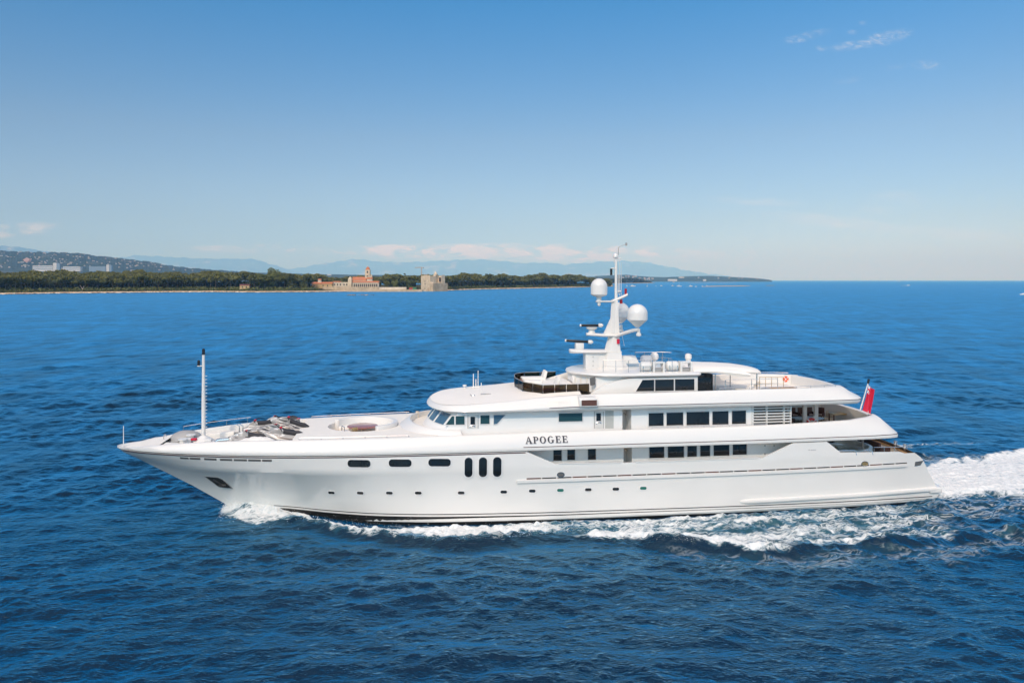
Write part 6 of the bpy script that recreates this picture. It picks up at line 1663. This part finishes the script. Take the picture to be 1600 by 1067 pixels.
def fortress():
    Y = 1150.0; ang = R(-35); cx = wx(672.3, Y)
    r = empty('fortress', (cx, Y, 0), ang, 'square crenellated stone fortress standing at the water, scaffold lines on its lit face', 'fortress')
    # local: -y face lit (towards left-front), +x ... corner at origin; left face runs along -x, right face along +y
    wl, wr = 19.0, 35.0; zt = wz(431.5, Y); zb = -1.0
    m = MB(False); m.box(-wl, 0, 0, 13, zb, zt); m.box(-wl, 0, 26, wr, zb, zt + .6); m.box(-wl, -6, 13, 26, zb, zt)
    m.box(-6, 0, 13, 26, zb, wz(441, Y)); keep = m.build('keep', M['stone'], r, smooth=0)
    m = MB(False)
    for k in range(7):
        x = -wl + .4 + k * 2.75; m.box(x, x + 1.5, .05, .8, zt + .02, zt + 1.3)
    for k in range(3): m.box(-.8, -.05, 28 + k * 2.5, 29.4 + k * 2.5, zt + .62, zt + 1.8)
    m.build('battlements', M['stone'], r, smooth=0)
    m = MB(False); m.box(.02, 7, -1.5, wr - 2, zb, wz(442.5, Y)); m.loft([[(.02, -1.5, wz(442.5, Y)), (7, -1.5, wz(442.5, Y)), (7, 3, wz(442.5, Y)), (.02, 3, wz(442.5, Y))], [(.02, .4, wz(441, Y)), (6, .4, wz(441, Y)), (6, 2, wz(441, Y)), (.02, 2, wz(441, Y))]], True, True, True)
    m.build('bastion', M['stone2'], r, smooth=0)
    m = MB(False); m.box(-9, -4.5, 18, 22.5, zt, zt + 3.2); m.lathe((-6.7, 20.2, zt + 3.2), [(3.2, 0), (2.2, 1.6), (.2, 4.2)], 8); m.build('lantern_turret', M['stone'], r, smooth=0)
    m = MB(False); m.box(-15, -11, 3, 8, zt, zt + 2.0); m.build('roof_chamber', M['stone2'], r, smooth=0)
    for x, z in ((-11.5, 14.5), (-11.2, 10.5), (-11.6, 3.4)):
        MB(False).box(x, x + 1.3, -.12, .1, z, z + 2.0).build('window', M['dkopen_shade'], keep, smooth=0)
    m = MB(False)
    for k in range(8): m.box(-wl + .2, -.2, -.35, -.05, 2 + k * 2.6, 2.35 + k * 2.6)
    m.build('scaffold_boards', mat('bleached_boards', (.58, .5, .4), .9), r, smooth=0)
    m = MB(False); m.box(.01, .35, 20.5, 24.5, wz(440.5, Y), wz(433.5, Y)); m.build('notch_shade', M['dkopen_shade'], keep, smooth=0)  # dark slab standing in for the courtyard shade in the notch
    m = MB(False); m.loft([[(-6, -.4, -.5), (-1.5, -.4, -.5), (-1.5, -2.5, -.5), (-6, -2.5, -.5)], [(-5, -.4, 7), (-3.2, -.4, 7), (-3.2, -.8, 7), (-5, -.8, 7)]], True, True, True); m.build('buttress', M['stone2'], r, smooth=0)
fortress()
def crane():
    Y = 1200.0; r = empty('tower_crane', (wx(658.7, Y), Y, 0), 0, 'thin ochre tower crane rising behind the fortress', 'crane'); mt = mat('crane_paint', (.5, .28, .12), .6)
    zt = wz(416.5, Y); z1 = wz(418.2, Y)
    m = MB(False)
    for a, b in ((-.6, -.6), (.6, -.6), (.6, .6), (-.6, .6)): m.tube([(a, b, 0), (a, b, z1)], .16, 5)
    for k in range(16): z = z1 * k / 16; m.tube([(-.6, -.6, z), (.6, -.6, z + z1 / 16)], .09, 4); m.tube([(.6, .6, z), (-.6, .6, z + z1 / 16)], .09, 4)
    m.build('crane_mast', mt, r, smooth=0)
    L = wx(658.7, Y) - wx(648, Y); m = MB(False)
    m.tube([(3.5, 0, z1), (-L, 0, z1 - .3)], .2, 5); m.tube([(2, 0, z1 + 1.1), (-L, 0, z1 + .2)], .14, 5)
    for k in range(9): m.tube([(-L * k / 9, 0, z1), (-L * (k + .5) / 9, 0, z1 + 1.0 - .08 * k)], .08, 4)
    m.build('crane_jib', mt, r, smooth=0)
    MB(False).box(1.8, 3.6, -.6, .6, z1 - 1.2, z1 + .4).build('counterweight', M['grey'], r, smooth=0)
crane()
def small_shore_things():
    Y = 1128.0
    for px, mt, w_, lab in ((642, mat('red_container', (.4, .05, .04), .7), 2.6, 'small red hut on the beach left of the fortress'), (647.5, mat('green_container', (.05, .22, .1), .7), 2.8, 'small green hut on the beach next to the fortress')):
        m = MB(False); m.box(-w_, w_, 0, 3, 0, 2.2); m.loft([[(-w_ - .3, -.3, 2.22), (w_ + .3, -.3, 2.22), (w_ + .3, 3.3, 2.22), (-w_ - .3, 3.3, 2.22)], [(-w_, 1.3, 2.9), (w_, 1.3, 2.9), (w_, 1.7, 2.9), (-w_, 1.7, 2.9)]], True, True, True)
        o = m.build('beach_hut', mt, None, smooth=0); o.location = (wx(px, Y), Y, wz(452.6, Y)); tag(o, lab, 'hut')
small_shore_things()

# ---- hills, mountains, far coast
def terrain_mat(name, a, b, sc, bare=None):
    m = bpy.data.materials.new(name); m.use_nodes = True; t = NT(m.node_tree); p = t.n['Principled BSDF']
    tc = t.new('ShaderNodeTexCoord'); n = t.noise(tc.outputs['Object'], sc, 7.0, .68); c = t.mix(t.ramp(n, .36, .64), (*a, 1), (*b, 1))
    if bare:
        n2 = t.noise(tc.outputs['Object'], sc * .35, 6.0, .65); c = t.mix(t.ramp(n2, .56, .64), c, (*bare, 1))
    t.l.new(c, p.inputs['Base Color']); p.inputs['Roughness'].default_value = .95; p.inputs['Specular IOR Level'].default_value = .05; return m
def ridge(name, prof, Y, depth, mt, rough, seed, px_step=2.0, front=1.0, jag=0.0):
    rng = random.Random(seed); rows = []; px = prof[0][0]
    ph = [(rng.uniform(.02, .12), rng.uniform(0, 6.28), rng.uniform(.3, 1)) for _ in range(9)]
    while px <= prof[-1][0]:
        zt = wz(lerp_tab(prof, px) + jag * (math.sin(px * .31 + seed) + .8 * math.sin(px * .17 + 2 * seed) + .6 * math.sin(px * .73 + seed) + .5 * math.sin(px * 1.37)), Y) ; r = []
        for k in range(13):
            f = k / 12; yy = Y - depth * (1 - f) * front; z = zt * (f ** 1.15 if f < 1 else 1)
            wob = sum(a2 * math.sin(a * px * (1 + 2 * f) + p + 7 * f) for a, p, a2 in ph) / 9
            z *= 1 + rough * wob * (f if f < 1 else .55) ; z += (rng.random() - .5) * rough * 14 * (1 if 0 < f < 1 else .45)
            r.append((wx(px, yy) if f < 1 else wx(px, yy), yy, max(-2, z)))
        r.append((wx(px, Y + depth), Y + depth, -5)); rows.append(r); px += px_step
    m = MB(False); m.loft(rows, False); o = m.build(name, mt, None, smooth=60); tag(o, kind='structure'); return o
HILL = [(-420, 396), (-200, 390), (-60, 393), (0, 391.8), (20, 393), (50, 394), (75, 394.2), (100, 394.6), (125, 396), (150, 399.6), (175, 402), (200, 405), (230, 408.5), (255, 413), (275, 416.5), (300, 419), (330, 421.3), (360, 423.4), (400, 426), (430, 428)]
ridge('hill', HILL, 7000, 1500, terrain_mat('wooded_hill', (.018, .027, .015), (.062, .074, .038), .022, (.10, .095, .06)), .06, 4, .6, jag=.32)
ridge('low_coast', [(270, 424), (400, 426), (500, 428.5), (560, 429.5), (700, 431), (900, 432), (960, 433)], 7600, 600, terrain_mat('coast_wood', (.03, .045, .028), (.08, .09, .05), .01), .03, 8, 3.0)
ridge('headland', [(930, 431.5), (960, 430), (978, 429.2), (995, 431), (1015, 432.6), (1040, 433.2), (1060, 432.4), (1085, 431.4), (1110, 431.2), (1140, 432.6), (1165, 433.8), (1185, 435), (1198, 436.6), (1206, 437.9)], 9500, 900, terrain_mat('headland_wood', (.03, .045, .025), (.075, .09, .045), .009), .03, 9, 1.5)
MT = terrain_mat('mountain', (.05, .065, .05), (.11, .12, .1), .0022, (.34, .32, .29))
ridge('mountain', [(-500, 384), (-200, 380), (-40, 386), (0, 384.6), (20, 385), (45, 388.5), (70, 392.5), (110, 398), (200, 412)], 34000, 2500, MT, .05, 21, 2.0, jag=.35)
ridge('mountain', [(130, 412), (190, 402), (215, 399), (255, 401.2), (300, 403.5), (340, 404.5), (375, 404.2), (395, 405), (412, 409), (430, 415), (450, 421), (480, 430)], 50000, 5000, MT, .05, 22, 2.0, jag=.5)
ridge('mountain', [(360, 432), (440, 423), (480, 416.5), (510, 411), (535, 408), (552, 404.6), (570, 406.5), (600, 409.5), (640, 410), (690, 407.5), (735, 405.8), (765, 406), (790, 408.5), (820, 411.5), (850, 410.2), (880, 413), (910, 411.5), (940, 409), (975, 408), (1000, 409), (1025, 413), (1050, 418), (1075, 423), (1110, 428), (1160, 434)], 58000, 6000, MT, .05, 23, 2.0, jag=.55)

# ---- houses and large buildings on the hill and the coast
M['hwall'] = mat('pale_house_wall', (.38, .35, .30), .9); M['hroof'] = mat('faded_tile_roof', (.40, .22, .14), .9); M['hglass'] = mat('house_window', (.08, .09, .11), .4)
def house_proto(w_, d_, h_, flat):
    r = empty('hillside_house', label='x', cat='house')
    MB(False).box(-w_/2, w_/2, -d_/2, d_/2, -6, h_).build('wall', M['hwall'], r, smooth=0)
    if flat: MB(False).box(-w_/2 - .4, w_/2 + .4, -d_/2 - .4, d_/2 + .4, h_ + .02, h_ + .9).build('roof', M['hwall'], r, smooth=0)
    else:
        m = MB(False); gable(m, -w_/2 - .6, w_/2 + .6, -d_/2 - .6, d_/2 + .6, h_ + .02, h_ + 3.2); m.build('roof', M['hroof'], r, smooth=0)
    for k in range(max(2, int(w_ / 6))): MB(False).box(-w_/2 + 2 + k * 6, -w_/2 + 4.4 + k * 6, -d_/2 - .15, -d_/2 + .1, h_ * .35, h_ * .7).build('window', M['hglass'], r, smooth=0)
    return r
hp = [house_proto(16, 12, 8, False), house_proto(24, 14, 8, False), house_proto(30, 14, 11, True), house_proto(13, 11, 7, False)]
def hill_z(px, f): return wz(lerp_tab(HILL, px), 7000) * f ** 1.15
rng = random.Random(9); used = set()
HL = {0: 'small pale house with a faded tiled roof among the trees on the hazy hill', 1: 'long pale villa with a faded tiled roof among the trees on the hazy hill', 2: 'pale flat-roofed block among the trees on the hazy hill', 3: 'tiny pale cottage with a faded tiled roof on the hazy hill'}
for _ in range(170):
    px = rng.choice([rng.uniform(-20, 120), rng.uniform(-20, 260), rng.uniform(60, 330)]); f = rng.uniform(.42, .985); Y = 7000 - 1500 * (1 - f); i = rng.choice([0, 0, 1, 3, 3, 2] if px < 120 else [0, 3, 3, 1])
    z = hill_z(px, f)
    if H + (z - H) < 6 or 438 - (z - H) * F / Y > 424.5: continue
    o = hp[i] if i not in used else copy_tree(hp[i]); used.add(i); o.location = (wx(px, Y), Y, z + 2.5); o.rotation_euler = (0, 0, rng.uniform(-.7, .7)); k = rng.uniform(.4, .85); o.scale = (k * 1.15, k, k * .8)
    tag(o, HL[i], 'house', ['small tiled houses on the hill', 'long villas on the hill', 'flat blocks on the hill', 'cottages on the hill'][i])
M['bwhite'] = mat('white_concrete', (.50, .48, .45), .8, var=.08, vscale=.05); M['bblue'] = mat('blue_grey_glazing', (.16, .21, .26), .5); M['brown'] = mat('excavated_earth', (.38, .22, .15), .95)
def block(name, px0, px1, py0, py1, Y, lab, tower=None, glaz=True, mt='bwhite'):
    r = empty(name, (0, 0, 0), 0, lab, 'building'); m = MB(False); x0, x1, z0, z1 = wbox(m, px0, px1, py0, py1, Y, 30); w_ = m.build('wall', M[mt], r, smooth=0)
    if tower:
        m = MB(False); wbox(m, tower[0], tower[1], tower[2], py1, Y, 24, 5); m.build('tower_block', M['bwhite'], r, smooth=0)
        m = MB(False); wbox(m, tower[1] + .03, tower[1] + (tower[1] - tower[0]) * .9, tower[2] + .6, py1, Y, 20, 6); m.build('blue_grey_annex', M['bblue'], r, smooth=0)  # blue-grey block against the right side of the tower
    if glaz:
        n = 2; hgt = (z1 - z0)
        for k in range(n): MB(False).box(x0 + 3, x1 - 3, Y - .4, Y + .2, z0 + hgt * (.32 + .36 * k), z0 + hgt * (.46 + .36 * k)).build('window_band', M['bblue'], w_, smooth=0)
block('apartment_block', 51, 82, 415.2, 424, 5450, 'long white building with a square white tower block at its right end, below the hill', (82, 87.6, 410.8))
block('warehouse', 98.5, 125.5, 416.6, 424, 5440, 'plain long pale warehouse at the foot of the hill')
block('office_block', 139, 165, 416.2, 424, 5460, 'low blue-grey office building with a white tower block at its right end', (165.4, 169.6, 413.6), mt='bblue', glaz=False)
block('long_shed', 207, 224, 422.3, 425.6, 5430, 'low white shed showing just over the island wood')
block('seafront_block', 1044, 1058, 436.2, 439.3, 8560, 'pale seafront building below the wooded headland', glaz=False)
block('seafront_block', 1061, 1069, 432.8, 434.3, 8900, 'cream building among the trees on the headland', glaz=False, mt='cream')
block('white_villa', 1099, 1103.5, 436.4, 439.2, 8560, 'single white villa at the water under the headland', glaz=False)
block('town_block', 483, 492, 428.4, 430.4, 7050, 'pale distant town building over the trees right of the tallest tree', glaz=False)
block('town_block', 497, 503, 428.2, 430.4, 7040, 'second pale distant town building, nearer the abbey', glaz=False)
block('town_block', 511, 517, 428.6, 430.4, 7045, 'pale distant town building nearest the bell tower', glaz=False)
# small houses on the headland
for _ in range(26):
    px = rng.uniform(968, 1020) if rng.random() < .7 else rng.uniform(1040, 1190); f = rng.uniform(.35, .85); Y = 9500 - 900 * (1 - f); zt = wz(lerp_tab([(930, 431.5), (978, 429.2), (1015, 432.6), (1085, 431.4), (1140, 432.6), (1206, 437.9)], px), 9500) * f ** 1.15
    i = rng.choice([0, 1]); o = copy_tree(hp[i]); o.location = (wx(px, Y), Y, zt + 4); o.rotation_euler = (0, 0, rng.uniform(-.6, .6)); o.scale = (1.0, 1.0, 1.0)
    tag(o, ['small pale house on the distant wooded headland', 'long pale villa on the distant wooded headland'][i], 'house', ['small houses on the headland', 'villas on the headland'][i])
# bare earth scar on the hill
f = .86; Y = 7000 - 1500 * (1 - f); m = MB(False)
pts = [(37, .70), (43, .78), (48, .74), (46, .66), (41, .63)]
m.loft([[(wx(px, 7000 - 1500 * (1 - f)), 7000 - 1500 * (1 - f) - 14, hill_z(px, f) + 8) for px, f in pts], [(wx(px, 7000 - 1500 * (1 - f)), 7000 - 1500 * (1 - f) + 40, hill_z(px, f) - 8) for px, f in pts]], True, True, True)
o = m.build('earth_terrain', M['brown'], None, smooth=0); tag(o, kind='structure')

# ---- boats
M['bhull'] = mat('boat_gelcoat', (.78, .77, .75), .3); M['bmast'] = mat('boat_spar', (.6, .55, .5), .5)
def boat(px, py, L, lab, mast_h=0, cabin=1.0, yaw=0.0, group=None, wake=False):
    Y = F * H / (py - HZ); r = empty('sailing_boat' if mast_h else 'motor_boat', (wx(px, Y), Y, 0), yaw, lab, 'sailboat' if mast_h else 'motorboat', group)
    rings = []
    for f, w_, z in [(-.5, .30, 1.0), (-.3, .34, 1.0), (0, .36, 1.05), (.25, .28, 1.2), (.42, .13, 1.4), (.5, .02, 1.55)]:
        w2 = w_ * L * .45; h_ = z * L * .10
        rings.append([(f * L, -w2, h_), (f * L * .94, -w2 * .7, -.2), (f * L * .94, w2 * .7, -.2), (f * L, w2, h_)])
    MB(False).loft(rings, True, True, True).build('boat_hull', M['bhull'], r, smooth=40)
    hc = .1 * L * cabin
    cb = MB(False).loft([[(-.25*L, -.11*L, .1*L), (.18*L, -.09*L, .11*L), (.18*L, .09*L, .11*L), (-.25*L, .11*L, .1*L)], [(-.22*L, -.09*L, .1*L + hc), (.06*L, -.08*L, .1*L + hc), (.06*L, .08*L, .1*L + hc), (-.22*L, .09*L, .1*L + hc)]], True, True, True).build('cabin', M['bhull'], r, smooth=0)
    MB(False).box(-.2*L, .04*L, -.115*L, -.105*L, .1*L + hc * .45, .1*L + hc * .8).build('window', M['hglass'], cb, smooth=0)
    if mast_h:
        MB(False).tube([(0, 0, .1*L), (0, 0, mast_h)], [.22, .14], 6).build('mast', M['bmast'], r); MB(False).tube([(0, 0, .26*L), (-.38*L, 0, .25*L)], .18, 6).build('boom', M['bmast'], r)
    if wake:
        MB(False).loft([[(-.5*L, -.15*L, .05), (-.5*L, .15*L, .05), (-.5*L, 0, .5)], [(-2.2*L, -.35*L, .05), (-2.2*L, .35*L, .05), (-2.2*L, 0, .3)]], True, True, True).build('boat_wake', mat('wake_foam', (.8, .8, .8), .9), r, smooth=0)
boat(979.8, 447.8, 10, 'small white sailboat nearest the yacht mast, its mast short and ochre', 11, yaw=1.2)
boat(988.5, 447.8, 17, 'broad white motor cruiser moored second from the yacht mast', 0, 1.4, .2)
boat(1011.4, 447.9, 10, 'lone small white sailboat off the tip of the wooded point', 12, yaw=1.1)
boat(1025.2, 447.4, 6, 'tiny white motorboat midway along the anchorage', 0, 1.2, .9)
boat(1033.6, 447.3, 10, 'white motorboat with a tall cabin beside the tiny one', 0, 1.9, .7)
boat(1051.2, 447.2, 11, 'white motorboat lying close below another boat in mid anchorage', 0, 1.5, .6)
boat(1052.5, 441.4, 22, 'small white motorboat farther out than the anchored rest', 0, 1.4, .3)
boat(1061.2, 447.8, 15, 'white sailboat with the tallest bare mast of the anchorage', 15, 1.0, .1)
boat(1073.6, 448, 4, 'white dinghy-sized motorboat between the two large anchored boats', 0, 1.0, .4)
boat(1079.5, 448, 13, 'large white motor yacht moored left of the sand spit', 0, 2.2, .4)
boat(1087.8, 448.2, 8, 'grey-white motorboat just right of the large motor yacht', 0, 1.6, .5)
boat(1097.6, 447.6, 7, 'white motorboat at the left end of the sand spit', 0, 1.4, .5)
boat(1104.8, 446.8, 7, 'white motorboat behind the left end of the sand spit', 0, 1.8, .4)
boat(1404.5, 440.2, 26, 'white motorboat nearly on the open horizon, trailing a short wake', 0, 1.2, 0, wake=True)
boat(1419.5, 446.3, 11, 'white speedboat crossing the open sea with a short wake', 0, 1.4, 0, wake=True)
boat(1598.5, 460.6, 8, 'white speedboat entering at the right edge of the picture', 0, 1.2, math.pi, wake=True)

# ------------------------------------------------------------------ air
def haze():
    m = bpy.data.materials.new('haze'); m.use_nodes = True; t = NT(m.node_tree); t.n.clear(); o = t.new('ShaderNodeOutputMaterial'); v = t.new('ShaderNodeVolumePrincipled')
    v.inputs['Color'].default_value = (.21, .52, 1.0, 1); v.inputs['Absorption Color'].default_value = (.80, .80, 1, 1); v.inputs['Density'].default_value = HAZE_DENSITY; v.inputs['Anisotropy'].default_value = -.30
    t.l.new(v.outputs[0], o.inputs['Volume'])
    b = MB(False); b.box(-72000, 72000, -72000, 72000, -7, 2000); h = b.build('haze', m, None, smooth=0); tag(h, kind='stuff')
HAZE_DENSITY = 5.6e-5
haze()
